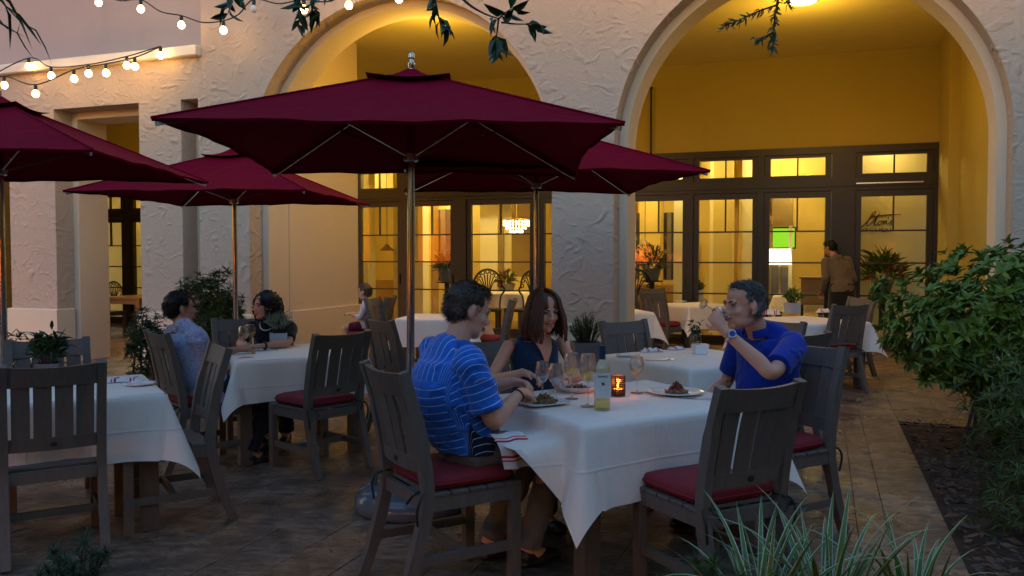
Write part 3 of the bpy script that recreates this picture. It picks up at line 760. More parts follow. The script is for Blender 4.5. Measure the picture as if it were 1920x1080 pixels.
def cloth(label, c, w, dep, ang=TA, L=0.35, seed=1, lap=None):
    rr = random.Random(seed); a, b = w / 2 + 0.004, dep / 2 + 0.004; st = 0.024
    nu, nv = int((2 * a + 2 * L) / st), int((2 * b + 2 * L) / st)
    ph = [rr.uniform(0, 6) for _ in range(12)]; kf = [rr.uniform(0.26, 0.40) for _ in range(4)]; cf = [rr.uniform(0.13, 0.24) for _ in range(4)]
    vs = []
    for j in range(nv + 1):
        for i in range(nu + 1):
            U = -(a + L) + (2 * a + 2 * L) * i / nu; V = -(b + L) + (2 * b + 2 * L) * j / nv
            p = max(0, abs(U) - a); q = max(0, abs(V) - b); su = 1 if U > 0 else -1; sv = 1 if V > 0 else -1
            ci = (0 if su > 0 else 1) + (0 if sv > 0 else 2); k, cc = kf[ci], cf[ci]
            z = TOP + 0.004
            if p == 0 and q == 0:
                x, y = U, V
                e = min(a - abs(U), b - abs(V)); z -= 0.004 * math.exp(-e / 0.008)
                z += 0.0012 * math.sin(U * 11 + ph[0]) * math.sin(V * 9 + ph[1])
            elif p > 0 and q > 0:
                rho = math.hypot(p, q); f = math.atan2(q, p); s2, c2 = math.sin(2 * f), math.cos(2 * f)
                hx = (k * s2 + cc * c2) * 0.7071 * rho; hy = (k * s2 - cc * c2) * 0.7071 * rho
                hx += 0.05 * p; hy += 0.05 * q
                x, y = su * (a + hx), sv * (b + hy)
                z -= rho * math.sqrt(max(0.2, 1 - (k * s2) ** 2)) * 0.985
            else:
                if q == 0: m, lim, pos, d, sg = a, b, V, p, su
                else: m, lim, pos, d, sg = b, a, U, q, sv
                kk = (4 if q == 0 else 6) + (0 if sg > 0 else 1)
                c1 = cf[(0 if su > 0 else 1) + (0 if sv > 0 else 2)]
                e = math.exp(-(lim - abs(pos)) / 0.16)
                out = d * (0.05 + c1 * 0.7071 * e) + 0.016 * (d / L) * math.sin(pos * 7 + ph[kk]) + 0.010 * (d / L) ** 2 * math.sin(pos * 19 + ph[kk + 2])
                r = min(d, 0.012); out += 0.006 * (1 - math.exp(-d / 0.006))
                sh = -(1 if pos > 0 else -1) * c1 * 0.7071 * d * e
                z -= d * 0.985 + 0.0025
                if q == 0: x, y = su * (m + out), pos + sh
                else: x, y = pos + sh, sv * (m + out)
            if lap and su < 0 and p > 0:      # the cloth comes to rest on a sitter's lap
                m_ = max(0.0, min(1.0, (y + dep / 2 - lap[0]) / 0.07)) * max(0.0, min(1.0, (lap[1] - y - dep / 2) / 0.07)); m_ = m_ * m_ * (3 - 2 * m_)
                ex = max(0.0, lap[2] - z)
                x -= ex * 0.80 * m_; z += (ex - 0.10 * ex + 0.006 * math.sin(y * 30)) * m_
            vs.append((x, y, z))
    fs = [(j * (nu + 1) + i, j * (nu + 1) + i + 1, (j + 1) * (nu + 1) + i + 1, (j + 1) * (nu + 1) + i) for j in range(nv) for i in range(nu)]
    o = MB().add(vs, fs).build('tablecloth', M['linen'], None, 70, (c.x, c.y, 0), ang)
    return tag(o, label, 'tablecloth', 'white tablecloths')

A1 = Vector((0.309, 3.657)); W1, D1 = 1.12, 0.92
A2 = Vector((1.157, 5.51)); W2, D2 = 0.95, 0.95
A3 = Vector((-1.92, 5.90)); W3, D3 = 0.97, 0.95
A4 = Vector((-1.857, 4.55)) - TU * 1.0; W4, D4 = 1.0, 0.84
def slot(A, u, v): return Vector(A) + TU * u + TV * v
_, c1 = table_thing('square wooden table under the front white cloth where three people dine', A1, W1, D1)
cloth('white cloth on the front table with the wine bottle and candle', c1, W1, D1, seed=3, L=0.36, lap=(0.10, 0.86, 0.672))
_, c2 = table_thing('square wooden table under the cloth between the two diners in blue', A2, W2, D2)
cloth('white cloth on the empty table just behind the man drinking', c2, W2, D2, seed=5)
_, c3 = table_thing('square wooden table of the couple at the back left', A3, W3, D3)
cloth('white cloth on the table of the couple with the patterned plant pot', c3, W3, D3, seed=8, L=0.30)
_, c4 = table_thing('square dark table at the left edge with an unlit place setting', A4, W4, D4)
cloth('white cloth on the unoccupied table at the left edge', c4, W4, D4, seed=11)
# tables in the arcade
T5c = Vector((-0.84, 10.35)); T7c = Vector((2.75, 12.9)); T8c = Vector((3.30, 9.75)); T9c = Vector((1.35, 11.4)); T6c = FW(-11.75, 12.35).xy
def ctable(label, cl, c, w, ang, seed, L=0.33):
    u, v = rot2(ang); table_thing(label, c - u * w / 2 - v * w / 2, w, w, ang)
    cloth(cl, c, w, w, ang, L, seed)
ctable('table under a pinkish white cloth inside the left arch', 'pinkish white cloth on the table inside the left arch', T5c, 0.92, R(-8), 21)
ctable('table by the glass doors under a cream lit cloth', 'cream lit cloth on the table by the glass doors with a white pot', T7c, 0.95, R(28), 22)
ctable('table under a warm lit cloth behind the man drinking, near the shrub', 'warm lit cloth on the table between the man drinking and the shrub', T8c, 1.05, R(22), 23)
ctable('table half hidden by the pillar between the arches', 'cream cloth half hidden by the pillar between the arches', T9c, 0.85, R(10), 24)
u6 = rot2(-AF)
table_thing('bare wooden table behind the square opening of the left wing', T6c - u6[0] * 0.45 - u6[1] * 0.45, 0.9, 0.9, -AF, 'oak')

# chairs round the front table
u, v = TU, TV
chair('chair under the man in the striped blue shirt', slot(A1, -0.385, 0.52), u, size=1.03)
chair('empty chair with red cushion at the near right of the front table', slot(A1, 0.50, -0.24), v + u * 0.05)
chair('chair behind the man in royal blue who is drinking', slot(A1, 1.38, 0.22), -u, size=1.03)
chair('chair under the woman in the sleeveless navy top', slot(A1, 0.47, 1.28), -v)
# left edge table
chair('dark chair without cushion nearest to us at the left edge, its back to us', slot(A4, 0.46, 0.08), v, False)
chair('chair without cushion turned sideways right of the left edge table', slot(A4, 1.02, 0.24), -u, False)
chair('chair without cushion on the far side of the left edge table', slot(A4, 0.50, 0.86), -v, False)
# couple's table
chair('chair with red cushion at the near side of the couple\'s table, its back to us', slot(A3, 0.50, -0.22), v + u * -0.30)
chair('chair under the man in the pale patterned shirt', slot(A3, -0.17, 0.24), u + v * 0.15)
chair('chair under the woman with curly hair', slot(A3, 0.33, 0.93), -v)
# empty table behind
chair('grey chair on the far side of the empty table, beside the pillar planter', slot(A2, 0.45, 0.95), -v)
chair('dark chair whose back shows just above the shoulder of the man drinking', slot(A2, 0.80, 0.06), v)
chair('chair with a sky-lit pale back behind the shoulder of the man drinking', slot(A2, 1.22, 0.60), -u)
# chairs in the arcade and by the pole
chair('chair standing close behind the main umbrella pole', (-0.84, 7.17), (0.8, 0.6))
def around(c, ang, names):
    uu, vv = rot2(ang)
    for (du, dv, dist), lab in names:
        dr = uu * du + vv * dv; chair(lab, c + dr * dist, -dr, detail=False)
around(T5c, R(-8), (((1, 0, 0.55), 'chair between the heads of the man in stripes and the woman in navy'), ((0.1, 1, 0.62), 'chair with warm lit back on the far side of the table in the left arch'), ((-1, 0.1, 0.60), 'dark chair just left of the umbrella pole in the left arch')))
chair('chair under the boy in the white shirt', (-1.86, 10.95), (-1, 0.12))
around(T7c, R(28), (((-1, -0.2, 0.62), 'chair with bright red cushion right of the pillar'), ((0, 1, 0.7), 'pale chair on the far side of the table by the doors'), ((-0.5, 0.9, 0.75), 'pale lit chair seen over the table by the doors')))
chair('warm lit chair beside the shrub, with slats and red cushion, its shadow on the paving', (3.52, 9.42), (-0.35, 1.0))
chair('chair with pale lit top rail just beyond the one beside the shrub', (4.08, 10.55), (-1, -0.35))
uu6, vv6 = rot2(-AF)
chair('golden lit chair at the bare table of the left wing, right side', T6c + uu6 * 0.78, -uu6 + vv6 * 0.25, False)
chair('golden lit chair at the bare table of the left wing, far side', T6c + vv6 * 0.7, -vv6, False)
chair('golden lit chair at the bare table of the left wing, left side', T6c - uu6 * 0.75, uu6, False)
chair('orange lit chair in the opening behind the left umbrella pole', FW(-13.1, 11.6).xy, (0.2, -1), False)

# ================================================================== string lights
def string_lights(label, pts, bulbs, off=()):
    base = Vector(pts[0]); t = thing('string_lights', label, 'string lights', base, group='festoon lights strung along the wall')
    P = [Vector(p) - base for p in pts]
    MB().tube(cr(P, 8), 0.0085, 5).build('cord', M['black'], t, 60)
    for i, b in enumerate(bulbs):
        p = Vector(b) - base
        s = MB().lathe([(0.018, 0.045), (0.022, 0.05), (0.022, 0.10), (0.012, 0.115)], 10).build('socket', M['black'], t, 40, p)
        MB().lathe([(0.0, -0.045), (0.022, -0.040), (0.040, -0.018), (0.043, 0.004), (0.034, 0.028), (0.018, 0.046)], 14).build('bulb', M['bulb_off'] if i in off else M['bulb'], s, 60)
def bl(px, py, d):       # a bulb hanging close to the wall: d is the gap to the wall plane
    Yf = Y0 - d; X = Yf * math.tan(math.atan((px - 960) / FPX) - AF); return D(px, py, FW(X, Yf).y)
def top_of(p): return p + Vector((0, 0, 0.115))
s1 = [(-40, -40, .5), (80, -20, .45), (185, 5, .4), (264, 17, .4), (340, 47, .35), (419, 57, .35), (476, 17, .4), (570, 18, .45), (654, 10, .3), (748, -2, .25), (850, -30, .5), (955, -70, .7), (1060, -80, .7), (1160, -60, .6), (1262, -34, .5), (1400, -90, .6), (1560, -100, .6), (1720, -90, .6), (1860, -60, .5)]
B = [bl(*q) for q in s1]
mid1 = []
for i, b in enumerate(B):
    mid1.append(top_of(b))
    if i < len(B) - 1: mid1.append((top_of(b) + top_of(B[i + 1])) / 2 + Vector((0, 0, -0.05)))
string_lights('upper string of lit bulbs running across the top of the wall to the left arch', mid1, B[2:], (4,))
s2 = [(-30, 175, .7), (8, 160, .7), (67, 176, .75), (139, 148, .6), (199, 137, .5), (253, 125, .4), (299, 106, .22)]
B2 = [bl(*q) for q in s2]
string_lights('lower string of bulbs sagging from the ledge to the umbrella at the left edge', [top_of(b) for b in B2], B2[1:-1])
s3 = [(-30, 165, .3), (54, 125, .2), (96, 142, .35), (166, 138, .4), (238, 123, .32), (301, 104, .2)]
B3 = [bl(*q) for q in s3]
string_lights('string of bulbs just under the white ledge of the left wing', [top_of(b) for b in B3], B3[1:])
# ================================================================== people
from mathutils import noise as mnoise
def skin_mat(name, c):
    m, nt, b = new_mat(name); v = coords(nt)
    cc = mix(nt, noise(nt, v, 14, 4), tuple(x * 0.86 for x in c), c)
    red = ramp(nt, noise(nt, v, 26, 3), 0.5, 0.8); f = N(nt, 'ShaderNodeMath', operation='MULTIPLY'); nt.links.new(red, f.inputs[0]); f.inputs[1].default_value = 0.3
    cc = mix(nt, f.outputs[0], cc, (c[0] * 0.95, c[1] * 0.72, c[2] * 0.68))
    nt.links.new(cc, b.inputs['Base Color']); b.inputs['Roughness'].default_value = 0.52
    b.inputs['Subsurface Weight'].default_value = 0.15; b.inputs['Subsurface Radius'].default_value = (0.02, 0.008, 0.004); b.inputs['Subsurface Scale'].default_value = 0.5
    bump(nt, b, noise(nt, v, 160, 3), 0.12, 0.002); return m
def fabric_mat(name, c, var=0.15, rough=0.85, print_col=None, pscale=60.0):
    m, nt, b = new_mat(name); v = coords(nt)
    cc = mix(nt, noise(nt, v, 5, 3), tuple(x * (1 - var) for x in c), tuple(min(1, x * (1 + var)) for x in c))
    if print_col:
        wv = N(nt, 'ShaderNodeTexVoronoi', Scale=pscale, feature='DISTANCE_TO_EDGE'); nt.links.new(v, wv.inputs['Vector'])
        cc = mix(nt, ramp(nt, wv.outputs[0], 0.05, 0.16, (1, 1, 1, 1), (0, 0, 0, 1)), cc, print_col)
    nt.links.new(cc, b.inputs['Base Color']); b.inputs['Roughness'].default_value = rough; b.inputs['Sheen Weight'].default_value = 0.2; b.inputs['Specular IOR Level'].default_value = 0.2
    w = noise(nt, v, 8, 3, 0.5, 1.2); a = N(nt, 'ShaderNodeMath', operation='MULTIPLY_ADD'); nt.links.new(noise(nt, v, 300, 2), a.inputs[0]); a.inputs[1].default_value = 0.08; nt.links.new(w, a.inputs[2])
    bump(nt, b, a.outputs[0], 0.35, 0.018); return m
def hair_mat(name, c, grey=None):
    m, nt, b = new_mat(name); v = coords(nt, scale=(1, 1, 0.35))
    n1 = noise(nt, v, 150, 4, 0.7); cc = mix(nt, n1, tuple(x * 0.4 for x in c), tuple(x * 1.5 for x in c))
    if grey:
        at = N(nt, 'ShaderNodeAttribute', attribute_name='grey')
        g = N(nt, 'ShaderNodeMath', operation='MULTIPLY'); nt.links.new(at.outputs['Fac'], g.inputs[0]); nt.links.new(ramp(nt, n1, 0.3, 0.7), g.inputs[1])
        cc = mix(nt, g.outputs[0], cc, grey)
    nt.links.new(cc, b.inputs['Base Color']); b.inputs['Roughness'].default_value = 0.42; b.inputs['Specular IOR Level'].default_value = 0.35
    bump(nt, b, n1, 0.6, 0.006); return m
def polo_mat():
    m, nt, b = new_mat('striped_polo'); at = N(nt, 'ShaderNodeAttribute', attribute_name='stripe'); pn = N(nt, 'ShaderNodeAttribute', attribute_name='panel')
    v = coords(nt); base = mix(nt, noise(nt, v, 6, 3), (0.004, 0.10, 0.50), (0.008, 0.15, 0.66)); base = mix(nt, pn.outputs['Fac'], base, (0.006, 0.010, 0.030))
    md = N(nt, 'ShaderNodeMath', operation='FRACT'); dv = N(nt, 'ShaderNodeMath', operation='DIVIDE'); nt.links.new(at.outputs['Fac'], dv.inputs[0]); dv.inputs[1].default_value = 0.036
    nt.links.new(dv.outputs[0], md.inputs[0])
    c = N(nt, 'ShaderNodeMath', operation='COMPARE'); nt.links.new(md.outputs[0], c.inputs[0]); c.inputs[1].default_value = 0.5; c.inputs[2].default_value = 0.048
    cc = mix(nt, c.outputs[0], base, (0.42, 0.58, 0.80)); nt.links.new(cc, b.inputs['Base Color'])
    b.inputs['Roughness'].default_value = 0.8; b.inputs['Sheen Weight'].default_value = 0.3; b.inputs['Specular IOR Level'].default_value = 0.2
    bump(nt, b, noise(nt, v, 9, 3, 0.5, 1.2), 0.35, 0.018); return m
M['skin_fair'] = skin_mat('skin_fair', (0.76, 0.36, 0.23)); M['skin_tan'] = skin_mat('skin_tan', (0.52, 0.235, 0.13)); M['skin_mid'] = skin_mat('skin_mid', (0.68, 0.33, 0.205))
M['lips'] = simple('lips', (0.36, 0.09, 0.08), 0.4, var=0.1, bstr=0); M['eye_white'] = simple('eye_white', (0.55, 0.52, 0.50), 0.2, var=0.05, bstr=0); M['iris'] = simple('iris', (0.02, 0.014, 0.01), 0.1, var=0.1, bstr=0)
M['teeth'] = simple('teeth', (0.7, 0.67, 0.6), 0.25, var=0.05, bstr=0)
M['polo'] = polo_mat()
M['royal'] = fabric_mat('royal_blue_shirt', (0.004, 0.028, 0.30)); M['navy'] = fabric_mat('navy_top', (0.006, 0.030, 0.075))
M['print'] = fabric_mat('printed_shirt', (0.46, 0.50, 0.66), 0.12, 0.85, (0.20, 0.25, 0.44), 95)
M['black_top'] = fabric_mat('black_top', (0.010, 0.010, 0.013)); M['white_shirt'] = fabric_mat('white_shirt', (0.62, 0.55, 0.55)); M['brown_shirt'] = fabric_mat('brown_shirt', (0.15, 0.11, 0.075))
M['khaki'] = fabric_mat('grey_khaki', (0.17, 0.15, 0.14)); M['dark_trousers'] = fabric_mat('dark_trousers', (0.012, 0.014, 0.022)); M['maroon_shorts'] = fabric_mat('maroon_shorts', (0.12, 0.01, 0.03))
M['shoe'] = simple('black_shoe', (0.010, 0.010, 0.010), 0.4, var=0.2); M['apron_cloth'] = fabric_mat('black_apron', (0.012, 0.011, 0.010))
M['hair_brown'] = hair_mat('hair_brown', (0.060, 0.038, 0.027), (0.20, 0.17, 0.155)); M['hair_dark'] = hair_mat('hair_dark', (0.012, 0.008, 0.007)); M['hair_grey'] = hair_mat('hair_salt', (0.075, 0.062, 0.056), (0.42, 0.38, 0.36))
M['hair_auburn'] = hair_mat('hair_auburn', (0.11, 0.036, 0.018)); M['hair_blond'] = hair_mat('hair_blond', (0.16, 0.09, 0.04))
M['gold'] = simple('gold', (0.75, 0.5, 0.18), 0.25, 1.0, var=0.05, bstr=0); M['pearl'] = simple('pearl', (0.7, 0.66, 0.6), 0.25, var=0.05, bstr=0)

def remesh(mb, voxel, it, mat):
    me0 = bpy.data.meshes.new('tmp'); me0.from_pydata([tuple(p) for p in mb.v], [], mb.f); me0.update()
    o = bpy.data.objects.new('tmp', me0); C.objects.link(o)
    r = o.modifiers.new('r', 'REMESH'); r.mode = 'VOXEL'; r.voxel_size = voxel; r.use_smooth_shade = True
    if it: s = o.modifiers.new('s', 'SMOOTH'); s.factor = 0.5; s.iterations = it
    dg = bpy.context.evaluated_depsgraph_get(); me = bpy.data.meshes.new_from_object(o.evaluated_get(dg))
    bpy.data.objects.remove(o); bpy.data.meshes.remove(me0)
    me.materials.clear(); me.materials.append(mat)
    me.polygons.foreach_set('use_smooth', [True] * len(me.polygons)); return me
def vget(me):
    a = np.empty(len(me.vertices) * 3, np.float32); me.vertices.foreach_get('co', a); return a.reshape(-1, 3)
def vset(me, a): me.vertices.foreach_set('co', a.astype(np.float32).ravel()); me.update()
def crumple(me, amp, fr, seed=0.0, stretch=(1, 1, 1)):
    a = vget(me); nn = np.empty(len(a) * 3, np.float32); me.vertices.foreach_get('normal', nn); nn = nn.reshape(-1, 3)
    d = np.array([mnoise.turbulence(Vector((p[0] * fr * stretch[0] + seed, p[1] * fr * stretch[1], p[2] * fr * stretch[2])), 3, False) for p in a]) - 0.20
    d = np.clip(d, -0.12, 0.5)
    vset(me, a + nn * (d * amp)[:, None])
def add_attr(me, name, vals):
    at = me.attributes.new(name, 'FLOAT', 'POINT'); at.data.foreach_set('value', np.asarray(vals, np.float32))
def part_from(me, name, parent, base):
    a = vget(me); vset(me, a - np.array(base, np.float32)); o = bpy.data.objects.new(name, me); C.objects.link(o); o.parent = parent; return o
def limb(mb, pts, rads, seg=12, n=5, ball=True):
    P = cr(pts, n) if len(pts) > 2 else [Vector(pts[0]).lerp(Vector(pts[1]), i / n) for i in range(n + 1)]
    rr = []
    for i in range(len(pts) - 1):
        for k in range(n): rr.append(rads[i] + (rads[i + 1] - rads[i]) * k / n)
    rr.append(rads[-1])
    mb.tube(P, rr, seg)
    if ball: mb.ell(pts[0], rads[0], seg=12, rings=8); mb.ell(pts[-1], rads[-1], seg=12, rings=8)
def torso(mb, rings, side, infl=0.0):
    keys = []
    for c, w, d in rings: keys.append((Vector(c), w + infl, d + infl))
    cs = cr([k[0] for k in keys], 5); ws = cr([Vector((k[1], k[2], 0)) for k in keys], 5)
    mb.tube(cs, [(max(0.01, w.x), max(0.01, w.y)) for w in ws], 22, True, side)
def arm_chain(S, E, Wr, k=1.0):
    f = E.lerp(Wr, 0.3); m = S.lerp(E, 0.45)
    return [S, m, E, f, Wr], [0.047 * k, 0.045 * k, 0.038 * k, 0.041 * k, 0.026 * k]
def hand(mb, Wr, d, n, curl=0.6, thumb=1, k=1.0, spread=1.0):
    d = Vector(d).normalized(); n = Vector(n); n = (n - d * n.dot(d)).normalized(); ac = d.cross(n)
    limb(mb, [Wr - d * 0.01, Wr + d * 0.04 * k], [0.024 * k, 0.024 * k])
    mb.ell(Wr + d * 0.052 * k, (0.041 * k, 0.050 * k, 0.017 * k), (ac, d, n))
    for i, ln in enumerate((0.066, 0.078, 0.074, 0.056)):
        o = (i - 1.5) * 0.0205 * k; r0 = Wr + d * (0.088 - abs(i - 1.4) * 0.004) * k + ac * o; p = [r0]; ang = 0; q = r0
        for j, fr in enumerate((0.45, 0.33, 0.24)):
            ang += curl * (0.8, 1.15, 0.8)[j]
            q = q + ((d + ac * (0.10 * (i - 1.5) * spread)).normalized() * math.cos(ang) + n * math.sin(ang)) * ln * fr * k; p.append(q)
        limb(mb, p, [0.0098 * k, 0.0092 * k, 0.0086 * k, 0.0074 * k], 8, 3)
    t0 = Wr + d * 0.030 * k - ac * 0.030 * k * thumb; t1 = t0 + (d * 0.6 - ac * 0.75 * thumb + n * 0.25).normalized() * 0.036 * k; t2 = t1 + (d * 0.85 - ac * 0.15 * thumb + n * 0.5).normalized() * 0.034 * k
    limb(mb, [t0, t1, t2], [0.0145 * k, 0.0115 * k, 0.0088 * k], 8, 3)
def head_axes(fwd, roll=0.0):
    f = Vector(fwd).normalized(); s = f.cross(Vector((0, 0, 1))).normalized(); u = s.cross(f).normalized()
    return s, f, u
def head(mb, c, fwd, k=1.0, fem=False):
    s, f, u = head_axes(fwd); ax = (s, f, u); P = lambda a, b, d: Vector(c) + (s * a + f * b + u * d) * k
    E = lambda p, r, seg=16: mb.ell(P(*p), tuple(x * k for x in r), ax, seg, 12)
    E((0, -0.014, 0.030), (0.073, 0.093, 0.086)); E((0, 0.024, -0.028), (0.061, 0.064, 0.088)); E((0, 0.020, 0.048), (0.064, 0.064, 0.058))
    jw = 0.86 if fem else 1.0
    E((0, 0.058, -0.093), (0.027 * jw, 0.026, 0.022))
    for q in (-1, 1):
        E((q * 0.036 * jw, 0.022, -0.070), (0.022, 0.048, 0.030)); E((q * 0.036, 0.062, -0.024), (0.023, 0.022, 0.022))
        E((q * 0.030, 0.083, 0.020), (0.022, 0.010, 0.008 if fem else 0.010))
        e = (s * 0.94 - f * 0.34 * q, (f * 0.94 + s * 0.34 * q).normalized(), u)
        mb.ell(P(q * 0.077, -0.012, -0.006), tuple(x * k for x in (0.009, 0.019, 0.031)), (s * q, f, u), 12, 10)
        mb.ell(P(q * 0.076, -0.004, -0.030), tuple(x * k for x in (0.008, 0.010, 0.010)), (s * q, f, u), 8, 6)
        E((q * 0.011, 0.098, -0.033), (0.010, 0.011, 0.009), 10)
    limb(mb, [P(0, 0.084, 0.014), P(0, 0.098, -0.010), P(0, 0.108, -0.028)], [0.0085 * k, 0.0095 * k, 0.0125 * k], 10, 4)
    E((0, 0.088, -0.055), (0.021, 0.011, 0.0065)); E((0, 0.086, -0.066), (0.018, 0.011, 0.0065))
    return ax
def face_parts(c, fwd, k, parent, base, hair, smile=False, lid=False):
    s, f, u = head_axes(fwd); P = lambda a, b, d: Vector(c) + (s * a + f * b + u * d) * k - base; ax = (s, f, u)
    for q in (-1, 1):
        MB().ell(P(q * 0.031, 0.0755, 0.001), (0.0125 * k, 0.0095 * k, (0.0035 if lid else 0.0065) * k), ax, 12, 8).build('eye', M['eye_white'], parent, 180)
        MB().ell(P(q * 0.0305, 0.0815, 0.0005), (0.0055 * k, 0.0045 * k, (0.003 if lid else 0.0055) * k), ax, 10, 8).build('iris', M['iris'], parent, 180)
        b = MB(); limb(b, [P(q * 0.014, 0.0925, 0.0200), P(q * 0.031, 0.0895, 0.0255), P(q * 0.049, 0.076, 0.0195)], [0.004 * k, 0.0045 * k, 0.003 * k], 6, 3)
        b.build('eyebrow', hair, parent, 180)
        b = MB(); limb(b, [P(q * 0.019, 0.083, 0.0075), P(q * 0.031, 0.0865, 0.0095), P(q * 0.044, 0.077, 0.005)], [0.002 * k, 0.0026 * k, 0.002 * k], 6, 3); b.build('eyelash', M['iris'], parent, 180)
    l = MB(); w = 0.027 if smile else 0.022
    limb(l, [P(-w, 0.081, -0.056), P(-w * .5, 0.0945, -0.0585), P(0, 0.0985, -0.0575), P(w * .5, 0.0945, -0.0585), P(w, 0.081, -0.056)], [0.002 * k, 0.005 * k, 0.0048 * k, 0.005 * k, 0.002 * k], 8, 3)
    limb(l, [P(-w * .9, 0.081, -0.059), P(0, 0.0965, -0.0675 if smile else -0.0655), P(w * .9, 0.081, -0.059)], [0.002 * k, 0.0058 * k, 0.002 * k], 8, 4)
    l.build('lips', M['lips'], parent, 180)
    if smile: MB().ell(P(0, 0.091, -0.0615), (0.021 * k, 0.010 * k, 0.006 * k), ax, 12, 8).build('teeth', M['teeth'], parent, 180)
def short_hair(c, fwd, k, mat, parent, base, top=0.012, grey=False, recede=0.0, seed=0):
    s, f, u = head_axes(fwd); ax = (s, f, u); P = lambda a, b, d: Vector(c) + (s * a + f * b + u * d) * k
    mb = MB(); E = lambda p, r: mb.ell(P(*p), tuple(x * k for x in r), ax, 18, 14)
    E((0, -0.026 - recede, 0.040), (0.0775, 0.090, 0.085 + top * .5)); E((0, -0.046, 0.004), (0.068, 0.066, 0.070)); E((0, 0.012 - recede, 0.080), (0.060, 0.066, 0.034 + top))
    for q in (-1, 1): E((q * 0.064, -0.034, 0.018), (0.010, 0.034, 0.030)); E((q * 0.058, 0.016 - recede, 0.046), (0.012, 0.030, 0.030))
    me = remesh(mb, 0.005, 2, mat); crumple(me, 0.012 * k, 42, seed, (1, 1, 0.5))
    a = vget(me); nn = np.empty(len(a) * 3, np.float32); me.vertices.foreach_get('normal', nn); nn = nn.reshape(-1, 3)
    rel = a - np.array(c); up = rel @ np.array(u)
    strand = MB(); rr = random.Random(seed + 5)
    for i in rr.sample(range(len(a)), min(2600, len(a))):
        p = Vector(a[i]); n = Vector(nn[i])
        if n.dot(f) > 0.75 and up[i] < 0.05: continue
        flow = (-u * 0.9 - f * 0.5) if up[i] < 0.06 else (f * 0.6 + s * rr.uniform(-.5, .5) - u * .1)
        d = (flow + n * 0.16 + Vector((rr.uniform(-.25, .25), rr.uniform(-.25, .25), rr.uniform(-.25, .25)))).normalized() * rr.uniform(0.012, 0.030) * k
        w = d.cross(n).normalized() * 0.0016 * k
        strand.add([p - w - n * .002, p + w - n * .002, p + d * .6 + n * .002, p + d], [(0, 1, 2), (0, 2, 3)])
    gme = bpy.data.meshes.new('hair')
    vs = [tuple(p) for p in a] + strand.v; fs = [tuple(p.vertices) for p in me.polygons] + [tuple(i + len(a) for i in q) for q in strand.f]
    gme.from_pydata(vs, [], fs); gme.update(); gme.materials.append(mat); gme.polygons.foreach_set('use_smooth', [True] * len(gme.polygons))
    if grey:
        A = np.array(vs) - np.array(c); upv = A @ np.array(u); sd = np.abs(A @ np.array(s))
        add_attr(gme, 'grey', np.clip((0.055 - upv) / 0.06, 0, 1) * np.clip((sd - 0.03) / 0.03, 0.15, 1))
    bpy.data.meshes.remove(me)
    return part_from(gme, 'hair', parent, base)

